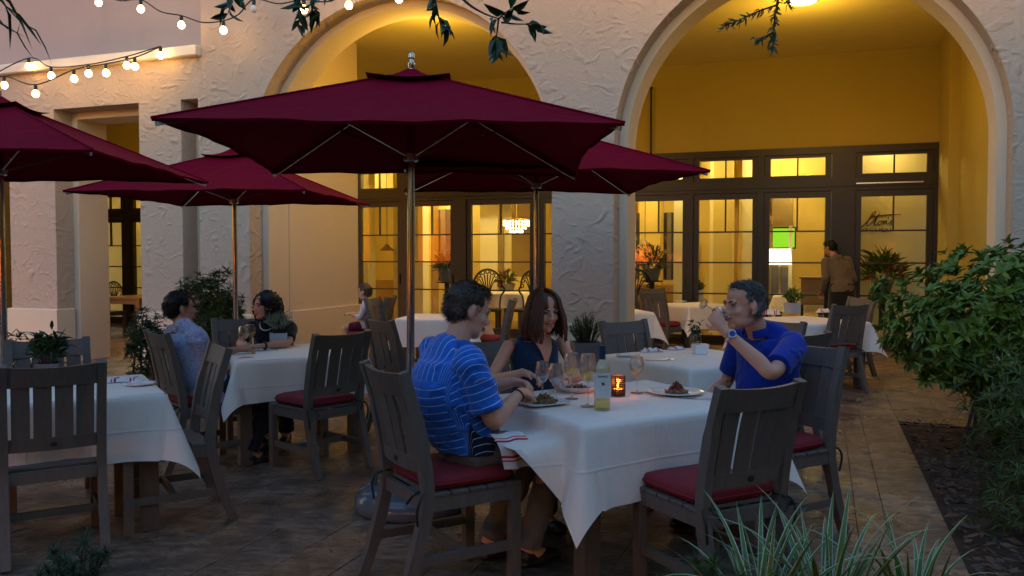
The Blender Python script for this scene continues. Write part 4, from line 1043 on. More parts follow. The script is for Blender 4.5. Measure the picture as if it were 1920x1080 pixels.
def person(label, sp):
    V3 = Vector; f2 = V3((*sp['face'], 0)).normalized(); side = V3((f2.y, -f2.x, 0)); base = V3((sp['pelvis'][0], sp['pelvis'][1], 0))
    k = sp.get('k', 1.0); vox = sp.get('vox', 0.007)
    t = thing('person', label, 'person', base, 0, sp.get('group', 'people at the restaurant'))
    pel, che, nk, hc = (V3(sp[q]) for q in ('pelvis', 'chest', 'neck', 'head'))
    wst = pel.lerp(che, 0.45) + f2 * sp.get('belly_off', 0.0)
    fem = sp.get('fem', False); cw = sp.get('cw', 0.165 if not fem else 0.135) * k
    SR = V3(sp.get('SR', nk + side * (0.185 * k) - V3((0, 0, 0.05)))); SL = V3(sp.get('SL', nk - side * (0.185 * k) - V3((0, 0, 0.05))))
    shc = (SR + SL) / 2; by = sp.get('belly', 0.125) * k
    rings = [(pel - V3((0, 0, 0.05)), 0.150 * k, 0.105 * k), (pel + V3((0, 0, 0.04)), 0.168 * k, 0.122 * k), (wst, sp.get('waist', 0.150) * k, by), (che, cw, sp.get('cd', 0.115) * k), (shc - V3((0, 0, 0.03)), cw * 1.02, sp.get('cd', 0.115) * 0.87 * k), (shc + V3((0, 0, 0.035)) , cw * 0.72, 0.070 * k), (nk, 0.062 * k, 0.062 * k)]
    body = MB(); torso(body, rings, side, -0.016)
    ar = 1.0 if not fem else 0.80
    arms = {}
    for nm, S, sg in (('R', SR, 1), ('L', SL, -1)):
        E_, W_ = V3(sp['E' + nm]), V3(sp['W' + nm]); arms[nm] = (S, E_, W_)
        pts, rd = arm_chain(S, E_, W_, k * ar); limb(body, pts, rd, 14, 5)
        hd, hn, hcurl = sp['H' + nm]; hand(body, W_, hd, hn, hcurl, sg, k * (0.95 if not fem else 0.86))
    limb(body, [nk - V3((0, 0, 0.03)), nk.lerp(hc, 0.5), hc - V3((0, 0, 0.05)) * k - V3(sp['look']).normalized() * 0.012], [0.064 * k * (0.85 if fem else 1), 0.056 * k * (0.82 if fem else 1), 0.056 * k * (0.82 if fem else 1)], 14, 5)
    head(body, hc, sp['look'], k * sp.get('hk', 1.0), fem)
    legs = {}
    for nm, sg in (('R', 1), ('L', -1)):
        H = pel + side * (0.088 * k * sg) - V3((0, 0, 0.01)); K, An = V3(sp['K' + nm]), V3(sp['A' + nm]); legs[nm] = (H, K, An)
        calf = K.lerp(An, 0.3) - f2 * 0.015
        limb(body, [H, H.lerp(K, 0.5), K, calf, An], [0.080 * k, 0.070 * k, 0.052 * k, 0.054 * k, 0.036 * k], 14, 4)
        fd = V3(sp.get('foot', f2)); limb(body, [An - V3((0, 0, 0.02)), An + fd * 0.10 * k - V3((0, 0, 0.048)), An + fd * 0.165 * k - V3((0, 0, 0.055))], [0.036 * k, 0.033 * k, 0.024 * k], 10, 3)
    bme = remesh(body, vox, 3, M[sp['skin']]); bo = part_from(bme, 'body', t, base)
    face_parts(hc, sp['look'], k * sp.get('hk', 1.0), t, base, M[sp['brow']], sp.get('smile', False), sp.get('lid', False))
    # shirt
    if sp.get('top'):
        sh = MB(); bot = sp.get('hem', 0.0)
        srings = [(pel - V3((0, 0, 0.05 + bot)), 0.176 * k, 0.136 * k), (pel + V3((0, 0, 0.02)), 0.180 * k, 0.138 * k)] + rings[2:-1] + ([(nk - V3((0, 0, 0.030)), 0.060 * k, 0.060 * k)] if not fem else [(nk - V3((0, 0, 0.045)), 0.055 * k, 0.055 * k)])
        torso(sh, srings, side, 0.014)
        sl = sp.get('sleeve', 0.72)
        if sl > 0:
            for nm in 'RL':
                S, E_, W_ = arms[nm]
                if sl <= 1: pts, rd = [S - (E_ - S).normalized() * 0.0, S.lerp(E_, sl * .5), S.lerp(E_, sl)], [0.074 * k * ar, 0.072 * k * ar, 0.070 * k * ar]
                else: pts, rd = [S, S.lerp(E_, .5), E_, E_.lerp(W_, sl - 1)], [0.070 * k * ar, 0.064 * k * ar, 0.058 * k * ar, 0.044 * k * ar]
                limb(sh, pts, rd, 16, 5, False); sh.ell(S + (nk - S) * 0.06, 0.074 * k * ar, seg=14, rings=10)
                if sl > 1: sh.ell(E_, 0.059 * k * ar, seg=14, rings=10)
        me = remesh(sh, vox, 9, M[sp['top']]); crumple(me, sp.get('crump', 0.018) * k, 8.5, len(label), (1, 1, 1.4))
        if sp['top'] == 'polo':
            a = vget(me); st = np.zeros(len(a)); pnl = np.zeros(len(a)); axz = V3(che - pel).normalized(); yz = shc.z - 0.09
            for i, p in enumerate(a):
                p = V3(p); best = None
                for nm in 'RL':
                    S, E_, W_ = arms[nm]; d = E_ - S; tt = (p - S).dot(d) / d.length_squared
                    ds = (p - (S + d * max(0, min(1, tt)))).length
                    if tt > 0.30 and ds < 0.095 and abs((p - che).dot(side)) > 0.13 and tt * d.length > 0.03: best = tt * d.length
                rel = p - che
                if best is not None: st[i] = best + 0.5
                elif p.z > yz and rel.dot(f2) < 0.06 or abs(rel.dot(side)) > 0.165:
                    la = abs(rel.dot(side)); st[i] = la + 1.0 + min(1.0, max(0.0, la - 0.13) / 0.05) * (shc.z + 0.07 - p.z)
                else: st[i] = rel.dot(axz) + 2.0
                if best is None and rel.dot(side) > 0.055 and rel.dot(f2) > 0.02 and p.z < yz - 0.08: pnl[i] = 1.0
            add_attr(me, 'stripe', st); add_attr(me, 'panel', pnl)
        so = part_from(me, 'shirt', t, base)
        if sp.get('collar', True):
            cb = MB(); s_, f_, u_ = side, f2, V3((0, 0, 1)); n = 28; vs = []; fs = []
            lean = (hc - nk); lean.z = 0
            for i in range(n + 1):
                a = -2.65 + 5.3 * i / n - math.pi / 2 + math.pi   # open at the front
                a = math.pi * 1.5 - 2.65 + 5.3 * i / n
                dr = s_ * math.cos(a) + f_ * math.sin(a)
                for rr, dz in ((0.068, 0.006), (0.069, 0.036), (0.074, 0.039), (0.089, 0.003), (0.086, -0.004)):
                    front = max(0, -math.cos(a - math.pi * 1.5))
                    vs.append(nk + lean * (0.10 + dz * 3) + dr * rr * k + u_ * ((dz - 0.020 - 0.022 * front) * k) - V3((0, 0, 0.006)))
            for i in range(n):
                for j in range(4): fs.append((i * 5 + j, i * 5 + j + 1, i * 5 + 6 + j, i * 5 + 5 + j))
            cme = MB().add(vs, fs).mesh('collar', M[sp.get('collar_mat', sp['top'])], 60)
            if sp['top'] == 'polo': add_attr(cme, 'stripe', [0.0] * len(vs)); add_attr(cme, 'panel', [0.0] * len(vs)); 
            co = bpy.data.objects.new('collar', cme); C.objects.link(co); co.parent = so; vset(cme, vget(cme) - np.array(base, np.float32))
    # trousers
    if sp.get('trousers'):
        tr = MB(); torso(tr, [(pel - V3((0, 0, 0.06)), 0.155 * k, 0.115 * k), (pel - V3((0, 0, 0.01)), 0.165 * k, 0.120 * k), (pel + V3((0, 0, 0.035)), 0.150 * k, 0.110 * k)], side, 0.004)
        tl = sp.get('tleg', 0.985)
        for nm in 'RL':
            H, K, An = legs[nm]
            if tl > 0.3: limb(tr, [H, H.lerp(K, .5), K, K.lerp(An, .4), K.lerp(An, tl)], [0.094 * k, 0.088 * k, 0.072 * k, 0.066 * k, 0.060 * k], 16, 5, False); tr.ell(K, 0.073 * k, seg=14, rings=10)
            else: limb(tr, [H, H.lerp(K, .4), H.lerp(K, .8)], [0.094 * k, 0.090 * k, 0.080 * k], 16, 5, False)
            tr.ell(H, 0.095 * k, seg=14, rings=10)
        me = remesh(tr, vox, 4, M[sp['trousers']]); crumple(me, 0.016 * k, 11, 3.3); part_from(me, 'trousers', t, base)
    if sp.get('shoes', True):
        for nm in 'RL':
            An = legs[nm][2]; fd = V3(sp.get('foot', f2)); s_ = V3((fd.y, -fd.x, 0)); g = V3((An.x, An.y, 0)); m_ = MB()
            axs = (s_, fd, V3((0, 0, 1)))
            m_.ell(g + fd * 0.00 + V3((0, 0, 0.045)), (0.040 * k, 0.055 * k, 0.052 * k), axs); m_.ell(g + fd * 0.10 * k + V3((0, 0, 0.035)), (0.045 * k, 0.095 * k, 0.036 * k), axs); m_.ell(g + fd * 0.06 * k + V3((0, 0, 0.014)), (0.047 * k, 0.135 * k, 0.014), axs)
            part_from(remesh(m_, 0.008, 2, M['shoe']), 'shoe', t, base)
    return t, base, arms, (side, f2)

u3, v3 = Vector((*TU, 0)), Vector((*TV, 0)); Z = Vector((0, 0, 1))
def W(r, d, z): return Vector((r, d, z))
# --- the man in the striped polo, front table, left
m1s = dict(face=TU, pelvis=(-0.215, 3.945, 0.600), chest=(-0.300, 3.900, 0.86), neck=(-0.265, 3.925, 1.085), head=(-0.205, 3.965, 1.225), look=(0.90, 0.42, -0.30),
    belly=0.158, waist=0.172, belly_off=0.02, cw=0.190, cd=0.138, hk=1.05, SR=(-0.185, 3.735, 1.015), SL=(-0.385, 4.105, 1.015), ER=(-0.085, 3.745, 0.752), EL=(-0.215, 4.245, 0.80), WR=(0.035, 3.925, 0.845), WL=(0.005, 4.170, 0.862),
    HR=((0.35, 0.75, -0.02), (-0.25, 0.3, -1), 0.75), HL=((0.75, -0.45, -0.02), (-0.2, -0.4, -1), 0.8),
    KR=(0.215, 4.075, 0.555), KL=(0.125, 4.275, 0.545), AR=(0.075, 4.025, 0.085), AL=(-0.115, 4.130, 0.085), skin='skin_fair', brow='hair_brown', top='polo', sleeve=0.80, trousers='khaki', hem=-0.03, vox=0.0065)
m1, b1, a1, _ = person('man in a blue striped polo shirt bent over his plate, back to us', m1s)
short_hair(m1s['head'], m1s['look'], 1.05, M['hair_brown'], m1, b1, 0.010, True, seed=1)

def bracelet(parent, base, E_, W_, r, th, mat, name, frac=0.93):
    ax_ = (W_ - E_).normalized(); c = E_.lerp(W_, frac); p = ax_.orthogonal().normalized(); q = ax_.cross(p)
    return MB().tube([c - base + (p * math.cos(a) + q * math.sin(a)) * r for a in [2 * math.pi * i / 24 for i in range(25)]], th, 6, False).build(name, M[mat], parent, 60)
bracelet(m1, b1, a1['R'][1], a1['R'][2], 0.031, 0.0035, 'black', 'bracelet')
# --- the woman in navy
w1s = dict(face=-TV, fem=True, k=0.95, pelvis=(0.115, 4.930, 0.570), chest=(0.127, 4.890, 0.830), neck=(0.140, 4.860, 1.025), head=(0.180, 4.800, 1.165), look=(0.46, -0.87, -0.10),
    cw=0.135, waist=0.125, belly=0.100, SR=(-0.020, 4.785, 0.975), SL=(0.285, 4.965, 0.975), ER=(-0.120, 4.625, 0.800), EL=(0.385, 4.790, 0.795), WR=(0.060, 4.470, 0.868), WL=(0.290, 4.580, 0.835),
    HR=((0.85, -0.30, -0.25), (-0.1, -0.2, -1), 0.55), HL=((-0.5, -0.8, -0.1), (0, 0, -1), 0.7), KR=(0.215, 4.450, 0.550), KL=(0.395, 4.550, 0.550), AR=(0.185, 4.590, 0.085), AL=(0.345, 4.670, 0.085),
    skin='skin_mid', brow='hair_dark', top='navy', sleeve=0, collar=False, trousers='dark_trousers', smile=True, lid=True, vox=0.0065, crump=0.014)
w1, bw1, aw1, _ = person('smiling woman in a sleeveless navy top with long dark hair', w1s)
def vneck(sp, parent, base, f2):
    side = Vector((f2.y, -f2.x, 0)); nk = Vector(sp['neck']); n = MB()
    # bare chest shown by the deep neckline, lying just proud of the top
    vs = []; fs = []; m = 8
    for i in range(m + 1):
        z = i / m; hw = 0.072 * (1 - z) + 0.004
        for j in range(7):
            x = (j / 6 - 0.5) * 2 * hw; dep = 0.052 + 0.055 * min(1, z * 1.9) - 3.6 * x * x
            vs.append(nk + side * x + f2 * dep + Vector((0, 0, 0.02 - 0.175 * z)) - base)
    for i in range(m):
        for j in range(6): fs.append((i * 7 + j, i * 7 + j + 1, i * 7 + 8 + j, i * 7 + 7 + j))
    return MB().add(vs, fs).build('neckline', M[sp['skin']], parent, 180)
vneck(w1s, w1, bw1, -v3)
nk = Vector(w1s['neck']); sd = Vector((-v3.y, v3.x, 0))
MB().tube(cr([nk - bw1 + sd * x + (-v3) * y + Z * z for x, y, z in ((-0.055, 0.03, 0.0), (-0.035, 0.075, -0.045), (0, 0.102, -0.070), (0.035, 0.075, -0.045), (0.055, 0.03, 0.0))], 6), 0.0028, 6).build('necklace', M['gold'], w1, 60)
def strands(c, look, k, n, length, spread, seed, mat, parent, base, wave=0.01, part=0.0):
    s, f, u = head_axes(look); rr = random.Random(seed); mb = MB(); c = Vector(c)
    for q in (-1, 1): mb.ell(c + (s * q * 0.022 - f * 0.014 + u * 0.038) * k, (0.064 * k, 0.094 * k, 0.080 * k), (s, f, u), 16, 12)
    mb.ell(c + (-f * 0.045 - u * 0.03) * k, (0.072 * k, 0.062 * k, 0.085 * k), (s, f, u), 16, 12)
    me = remesh(mb, 0.007, 2, mat); sh = MB(); sh.v = [tuple(p) for p in vget(me)]; sh.f = [tuple(p.vertices) for p in me.polygons]; bpy.data.meshes.remove(me)
    for i in range(n):
        q = rr.choice((-1, 1)); t0 = rr.uniform(-0.9, 0.95)      # along the parting: front to back
        az = (math.pi / 2) * (1 - (t0 + 0.9) / 1.85 * 2) ; az = rr.uniform(-1.45, 0.95)   # direction round the head: -pi/2 back, 0 side
        rad = rr.uniform(0.0, 0.010); P = []; L = length * rr.uniform(0.82, 1.08); ph = rr.uniform(0, 6.28); m = 11
        dirh = (s * q * math.cos(az) + f * math.sin(az)).normalized()
        for j in range(m):
            x = j / (m - 1); a = min(1.0, x * 2.3) * 1.62      # over the skull, then straight down
            if a < 1.57:
                p = c - f * 0.018 * k + u * 0.036 * k + (s * q * 0.004) + (dirh * math.sin(a) * (0.080 + rad) + u * math.cos(a) * (0.088 + rad)) * k
                p += f * (0.030 * math.sin(a) * (1 if az > 0.2 else 0)) * k
                last = p
            else:
                d = (x - 1.57 / 1.62 / 2.3) / (1 - 1.57 / 1.62 / 2.3); p = last - Z * (L * d) + dirh * (spread * math.sin(d * 1.9)) * k
                p += (s * math.sin(d * 7 + ph) + f * math.cos(d * 6 + ph)) * wave * d
            P.append(p)
        sh.tube(P, [0.0045 * k] * 7 + [0.0042 * k, 0.0036 * k, 0.003 * k, 0.001][:m - 7], 4)
    o = sh.build('hair', mat, parent, 180); vset(o.data, vget(o.data) - np.array(base, np.float32)); return o
strands(w1s['head'], w1s['look'], 0.99, 620, 0.190, 0.030, 4, M['hair_auburn'], w1, bw1, 0.010)
# --- the man in royal blue, drinking
m2s = dict(face=-TU, pelvis=(1.400, 4.745, 0.575), chest=(1.435, 4.765, 0.86), neck=(1.375, 4.735, 1.075), head=(1.262, 4.655, 1.205), look=(-0.93, -0.36, 0.02),
    belly=0.140, waist=0.160, cw=0.180, cd=0.125, hk=1.10, SL=(1.520, 4.575, 1.000), SR=(1.325, 4.915, 1.000), EL=(1.325, 4.330, 0.885), WL=(1.098, 4.415, 1.095), ER=(1.27, 5.02, 0.74), WR=(1.10, 4.86, 0.660),
    HL=((-0.30, 0.22, 0.50), (0.25, 0.95, 0.05), 0.85), HR=((-0.8, -0.4, -0.05), (0, 0, -1), 0.5), KR=(0.96, 4.62, 0.55), KL=(1.06, 4.44, 0.55), AR=(1.02, 4.66, 0.085), AL=(1.12, 4.48, 0.085),
    skin='skin_fair', brow='hair_brown', top='royal', sleeve=0.78, trousers='dark_trousers', lid=True, vox=0.0065)
m2, b2, a2, _ = person('man in a royal blue shirt with a watch, raising a glass to his mouth', m2s)
short_hair(m2s['head'], m2s['look'], 1.10, M['hair_grey'], m2, b2, 0.012, True, 0.012, seed=2)
E_, W_ = a2['L'][1], a2['L'][2]
wt = bracelet(m2, b2, E_, W_, 0.0325, 0.0085, 'steel', 'watch', 0.86)
ax_ = (W_ - E_).normalized(); outw = (Vector((0.1, -1, 0.25)) - ax_ * ax_.dot(Vector((0.1, -1, 0.25)))).normalized(); cw_ = E_.lerp(W_, 0.86) + outw * 0.036 - b2
wd = MB(); wd.tube([cw_, cw_ + outw * 0.011], [0.0215, 0.020], 20); wd.build('watch_case', M['steel'], wt, 40)
M['dial'] = simple('dial', (0.01, 0.06, 0.35), 0.2, var=0.05, bstr=0)
wd = MB(); wd.tube([cw_ + outw * 0.0112, cw_ + outw * 0.0125], 0.016, 20); wd.build('watch_dial', M['dial'], wt, 40)
# --- the man in the pale printed shirt
m3s = dict(face=(0.74, 0.67), pelvis=(-2.155, 5.965, 0.570), chest=(-2.265, 5.93, 0.80), neck=(-2.300, 5.94, 0.985), head=(-2.325, 5.97, 1.110), look=(0.72, 0.62, 0.04), cw=0.180, belly=0.145, waist=0.165, k=0.98,
    SR=(-2.145, 5.80, 0.925), SL=(-2.41, 6.075, 0.925), ER=(-2.075, 5.90, 0.66), EL=(-2.26, 6.26, 0.74), WR=(-1.93, 6.10, 0.735), WL=(-2.04, 6.32, 0.785), HR=((0.7, 0.5, 0.05), (0, 0, -1), 0.5), HL=((0.8, 0.3, 0), (0, 0, -1), 0.5),
    KR=(-1.74, 6.17, 0.55), KL=(-1.86, 6.33, 0.55), AR=(-1.86, 6.02, 0.085), AL=(-1.93, 6.30, 0.085), skin='skin_tan', brow='hair_dark', top='print', sleeve=0.88, trousers='dark_trousers', hem=0.06, vox=0.008)
m3, b3, _, _ = person('man in a pale blue printed shirt seen from behind at the back left table', m3s)
short_hair(m3s['head'], m3s['look'], 0.98, M['hair_dark'], m3, b3, 0.014, seed=3)
# --- the woman with curly hair
w2s = dict(face=(0.02, -1), fem=True, k=0.95, pelvis=(-1.925, 7.02, 0.56), chest=(-1.945, 6.96, 0.78), neck=(-1.965, 6.93, 0.945), head=(-2.000, 6.90, 1.075), look=(-0.66, -0.75, 0.02), SR=(-2.115, 6.91, 0.90), SL=(-1.805, 6.94, 0.90),
    ER=(-2.185, 6.83, 0.78), EL=(-1.775, 6.76, 0.795), WR=(-2.055, 6.64, 0.785), WL=(-1.935, 6.58, 0.785), HR=((0.3, -0.7, 0), (0, 0, -1), 0.5), HL=((-0.9, -0.2, 0), (0, 0, -1), 0.5), KR=(-1.965, 6.62, 0.55), KL=(-1.815, 6.64, 0.55), AR=(-1.945, 6.70, 0.085), AL=(-1.785, 6.72, 0.085),
    skin='skin_mid', brow='hair_dark', top='black_top', sleeve=0.8, collar=False, trousers='dark_trousers', smile=True, vox=0.008, crump=0.012)
w2, bw2, aw2, _ = person('woman with dark curly hair, black top and necklace at the back left table', w2s)
rr = random.Random(9); s_, f_, u_ = head_axes(w2s['look']); hcv = Vector(w2s['head']); mb = MB()
mb.ell(hcv - f_ * 0.020 + u_ * 0.042, (0.094, 0.094, 0.086)); mb.ell(hcv - f_ * 0.055 - u_ * 0.05, (0.105, 0.075, 0.095))
for i in range(420):
    a = rr.uniform(0, 6.28); e = rr.uniform(-1.1, 1.45); d = s_ * math.cos(a) * math.cos(e) + f_ * math.sin(a) * math.cos(e) + u_ * math.sin(e)
    if d.dot(f_) > 0.68 and d.dot(u_) < 0.42: continue
    c = hcv - f_ * 0.026 - u_ * 0.006 + Vector((d.x * 0.122, d.y * 0.122, d.z * 0.130)) * rr.uniform(0.82, 1.06)
    p = d.orthogonal().normalized(); q = d.cross(p); n = 9; r = rr.uniform(0.009, 0.016)
    mb.tube([c + (p * math.cos(j * 0.9) + q * math.sin(j * 0.9)) * r - Z * (j * 0.0045) for j in range(n)], 0.0045, 4)
o = mb.build('hair', M['hair_dark'], w2, 180); vset(o.data, vget(o.data) - np.array(bw2, np.float32))
nk = Vector(w2s['neck'])
for i in range(19):
    a = -1.5 + 3.0 * i / 18; p = nk + Vector((math.sin(a) * 0.066, -0.050 - math.cos(a) * 0.098, 0.005 - math.cos(a) * 0.062))
    MB().ell(p - bw2, 0.0062, seg=8, rings=6).build('pearl', M['pearl'], w2, 180)
bracelet(w2, bw2, aw2['L'][1], aw2['L'][2], 0.027, 0.009, 'black', 'bracelet', 0.9)
# --- the boy
bys = dict(face=(-1, 0.1), k=0.70, pelvis=(-1.86, 10.95, 0.60), chest=(-1.865, 10.95, 0.76), neck=(-1.87, 10.95, 0.885), head=(-1.895, 10.95, 1.015), hk=1.25, look=(-0.95, 0.28, -0.08), SR=(-1.86, 11.06, 0.85), SL=(-1.86, 10.83, 0.85), ER=(-1.95, 11.1, 0.72), EL=(-1.93, 10.80, 0.70), WR=(-2.08, 11.03, 0.74), WL=(-2.06, 10.88, 0.74),
    HR=((-1, 0, 0), (0, 0, -1), 0.5), HL=((-1, 0.1, 0), (0, 0, -1), 0.5), KR=(-2.15, 11.0, 0.56), KL=(-2.14, 10.88, 0.56), AR=(-2.12, 11.0, 0.28), AL=(-2.12, 10.88, 0.28), skin='skin_fair', brow='hair_blond', top='white_shirt', sleeve=1.4, trousers='maroon_shorts', tleg=0.2, vox=0.010, shoes=False)
by_, bb, _, _ = person('small boy in a white shirt sitting in the left arch', bys)
short_hair(bys['head'], bys['look'], 0.875, M['hair_blond'], by_, bb, 0.012, seed=4)
# --- the waiter by the doors
wx = D(1580, 500, 13.1).x
wts = dict(face=(-0.25, 1), pelvis=(wx, 13.1, 0.98), chest=(wx - 0.02, 13.15, 1.25), neck=(wx - 0.07, 13.24, 1.46), head=(wx - 0.12, 13.31, 1.60), look=(-0.55, 0.8, -0.25), SR=(wx + 0.13, 13.24, 1.40), SL=(wx - 0.24, 13.17, 1.39), ER=(wx + 0.20, 13.20, 1.12), EL=(wx - 0.26, 13.12, 1.10), WR=(wx + 0.16, 13.42, 1.05), WL=(wx - 0.24, 13.30, 0.93),
    HR=((-0.4, 0.9, 0), (0, 0, -1), 0.5), HL=((0.1, 0.6, -0.6), (0, 0, -1), 0.5), KR=(wx + 0.09, 13.13, 0.52), KL=(wx - 0.09, 13.12, 0.52), AR=(wx + 0.09, 13.08, 0.085), AL=(wx - 0.09, 13.06, 0.085), skin='skin_tan', brow='hair_dark', top='brown_shirt', sleeve=1.9, trousers='dark_trousers', vox=0.010)
wt_, wb, _, _ = person('waiter in a brown shirt and black apron standing at the glass doors, back to us', wts)
short_hair(wts['head'], wts['look'], 1.0, M['hair_dark'], wt_, wb, 0.014, seed=6)
ap = MB(); ap.tube([Vector((0, 0.01, z)) for z in (0.50, 0.75, 0.98, 1.06)], [(0.20, 0.17), (0.205, 0.175), (0.195, 0.16), (0.18, 0.15)], 20, False, (1, 0, 0)); ap.build('apron', M['apron_cloth'], wt_, 180)
# ================================================================== things on the tables
TZ = TOP + 0.0055
def text_mesh(txt, size, extr=0.0006):
    cu = bpy.data.curves.new('t', 'FONT'); cu.body = txt; cu.size = size; cu.extrude = extr; cu.align_x = 'CENTER'; cu.resolution_u = 3
    o = bpy.data.objects.new('t', cu); C.objects.link(o); dg = bpy.context.evaluated_depsgraph_get()
    me = bpy.data.meshes.new_from_object(o.evaluated_get(dg)); bpy.data.objects.remove(o); return me
def wine_glass(label, p, h, rb, liquid=None, fill=0.5, group='stemmed glasses on the tables', rz=0.0):
    t = thing('wine_glass', label, 'glass', p, rz, group)
    zb = h * 0.47; bowl = [(0.0045, zb - 0.004), (rb * 0.45, zb + h * 0.025), (rb * 0.82, zb + h * 0.10), (rb, zb + h * 0.22), (rb * 0.97, zb + h * 0.33), (rb * 0.80, h)]
    prof = [(0.0, 0.0015), (rb * 0.86, 0.0015), (rb * 0.86, 0.0035), (rb * 0.3, 0.007), (0.006, 0.012), (0.0042, 0.03), (0.0042, zb - 0.02)] + bowl
    inner = [(r - 0.0013, z) for r, z in reversed(bowl[1:])] + [(0.0, zb + 0.008)]
    MB().lathe(prof + inner, 28).build('foot_and_stem', M['stemware'], t, 50)
    MB().lathe([(rb * 0.80 - 0.0012, h - 0.0008), (rb * 0.80 + 0.0006, h + 0.0004), (rb * 0.80 - 0.0012, h + 0.001)], 24).build('rim', M['stemware'], t, 50)
    if liquid:
        zt = zb + (h - zb) * fill; lp = [(0.0, zb + 0.004)]
        for (r0, z0), (r1, z1) in zip(bowl[:-1], bowl[1:]):
            if z1 <= zt: lp.append((max(0.001, r1 - 0.0020), z1))
            else:
                f = (zt - z0) / (z1 - z0)
                if f > 0: lp.append((r0 + (r1 - r0) * f - 0.0020, zt))
                break
        lp.append((0.0, zt)); MB().lathe(lp, 24).build('drink', M[liquid], t, 50)
    return t
for lab, px, py, h, rb, lq, fl in (
    ('water glass nearest the woman\'s hand, left of the pair by the salad plate', 1017, 752, 0.200, 0.035, 'water', 0.62),
    ('half empty water glass right of the pair by the salad plate', 1042, 757, 0.198, 0.036, 'water', 0.42),
    ('tall glass of white wine behind the pair of water glasses', 1072, 748, 0.235, 0.041, 'wine', 0.40),
    ('tall glass of white wine just left of the bottle', 1102, 762, 0.255, 0.042, 'wine', 0.38),
    ('glass with a little amber wine standing right of the candle', 1194, 737, 0.196, 0.039, 'rose', 0.34),
    ('glass of amber wine at the couple\'s table, left of its pair', 457, 659, 0.195, 0.040, 'rose', 0.45),
    ('glass of amber wine at the couple\'s table, right of its pair', 470, 655, 0.195, 0.040, 'rose', 0.45)):
    wine_glass(lab, G(px, py, TZ), h, rb, lq, fl)
# the glass in the drinker's hand
hg = wine_glass('glass tilted to the mouth of the man in royal blue', (0, 0, 0), 0.17, 0.034, 'rose', 0.25)
gax = Vector((0.74, 0.40, -0.42)).normalized(); hg.rotation_mode = 'QUATERNION'; hg.rotation_quaternion = gax.to_track_quat('Z', 'Y'); hg.location = Vector((1.150, 4.600, 1.150)) - gax * 0.17
# bottle
bp = G(1129, 768, TZ); t = thing('wine_bottle', 'white wine bottle with pale label and blue capsule on the front table', 'bottle', bp)
MB().lathe([(0.0, 0.004), (0.036, 0.0015), (0.0385, 0.006), (0.0385, 0.185), (0.036, 0.205), (0.022, 0.228), (0.0145, 0.245), (0.0138, 0.302), (0.0, 0.303)], 32).build('glass_body', M['bottle_glass'], t, 40)
MB().lathe([(0.0, 0.006), (0.0365, 0.006), (0.0365, 0.050), (0.0, 0.050)], 28).build('wine', M['wine'], t, 40)
M['label_paper'] = simple('label_paper', (0.62, 0.64, 0.60), 0.6, var=0.04, bstr=0); M['capsule'] = simple('capsule', (0.012, 0.05, 0.12), 0.35, 0.3, var=0.1, bstr=0)
lb = MB(); vs = []; n = 20
for i in range(n + 1):
    a = R(-90 - 88) + R(176) * i / n
    for z in (0.062, 0.178): vs.append((0.0392 * math.cos(a), 0.0392 * math.sin(a), z))
lb.add(vs, [(2 * i, 2 * i + 2, 2 * i + 3, 2 * i + 1) for i in range(n)]); lab_o = lb.build('label', M['label_paper'], t, 180)
MB().lathe([(0.0148, 0.240), (0.0152, 0.245), (0.0152, 0.306), (0.0, 0.3065)], 20).build('capsule', M['capsule'], t, 40)
def wrap(me, z0, rad=0.0397, a0=0.0):
    a = vget(me); out = np.empty_like(a); th = R(-90) + a0 + a[:, 0] / rad
    out[:, 0] = (rad + a[:, 2]) * np.cos(th); out[:, 1] = (rad + a[:, 2]) * np.sin(th); out[:, 2] = a[:, 1] + z0; vset(me, out); me.materials.clear(); me.materials.append(M['ink']); return me
o = inst('label_lettering', wrap(text_mesh('RUFFINO', 0.0125), 0.158), lab_o)
em = MB()
for a in (45, 135): em.box(-0.0095, 0.0095, -0.0016, 0.0016, 0, 0.0006, Matrix.Rotation(R(a), 4, 'Z'))
for a in range(4): em.box(0.003, 0.008, -0.003, 0.003, 0, 0.0005, Matrix.Rotation(R(45 + 90 * a), 4, 'Z') @ Matrix.Rotation(R(12), 4, 'Z'))
inst('label_emblem', wrap(em.mesh('label_emblem'), 0.128), lab_o)
for z, w in ((0.100, 0.030), (0.096, 0.022), (0.082, 0.040)):
    inst('label_line', wrap(MB().box(-w / 2, w / 2, 0, 0.0008, 0, 0.0004).mesh('label_line'), z), lab_o)
# candle in a woven holder
cp = G(1159, 742, TZ); t = thing('candle_holder', 'lit candle in a dark woven amber holder beside the wine bottle', 'candle', cp)
M['weave'] = simple('weave', (0.035, 0.015, 0.008), 0.6, var=0.3); M['amber'] = glass('amber_glass', (0.95, 0.50, 0.18), 0.8, 0.1, 0.03); M['wax'] = simple('wax', (0.8, 0.55, 0.3), 0.5, var=0.05, bstr=0)
MB().lathe([(0.0, 0.003), (0.0335, 0.003), (0.0335, 0.104)], 24).build('glass_cup', M['amber'], t, 60)
wv = MB(); rr = random.Random(3)
for i in range(11):
    z = 0.006 + i * 0.0098; P = []
    for j in range(49): a = 2 * math.pi * j / 48; r = 0.0355 + 0.0012 * math.sin(12 * a + (math.pi if i % 2 else 0)); P.append((r * math.cos(a), r * math.sin(a), z))
    wv.tube(P, 0.0026, 5, False)
for j in range(24):
    a = 2 * math.pi * j / 24
    if rr.random() < 0.8: wv.tube([(0.0352 * math.cos(a), 0.0352 * math.sin(a), 0.004), (0.0352 * math.cos(a), 0.0352 * math.sin(a), 0.106)], 0.0022, 5)
stuff(wv.build('woven_sleeve', M['weave'], t, 60))
MB().lathe([(0.0, 0.005), (0.026, 0.005), (0.026, 0.036), (0.0, 0.034)], 16).build('wax', M['wax'], t, 40)
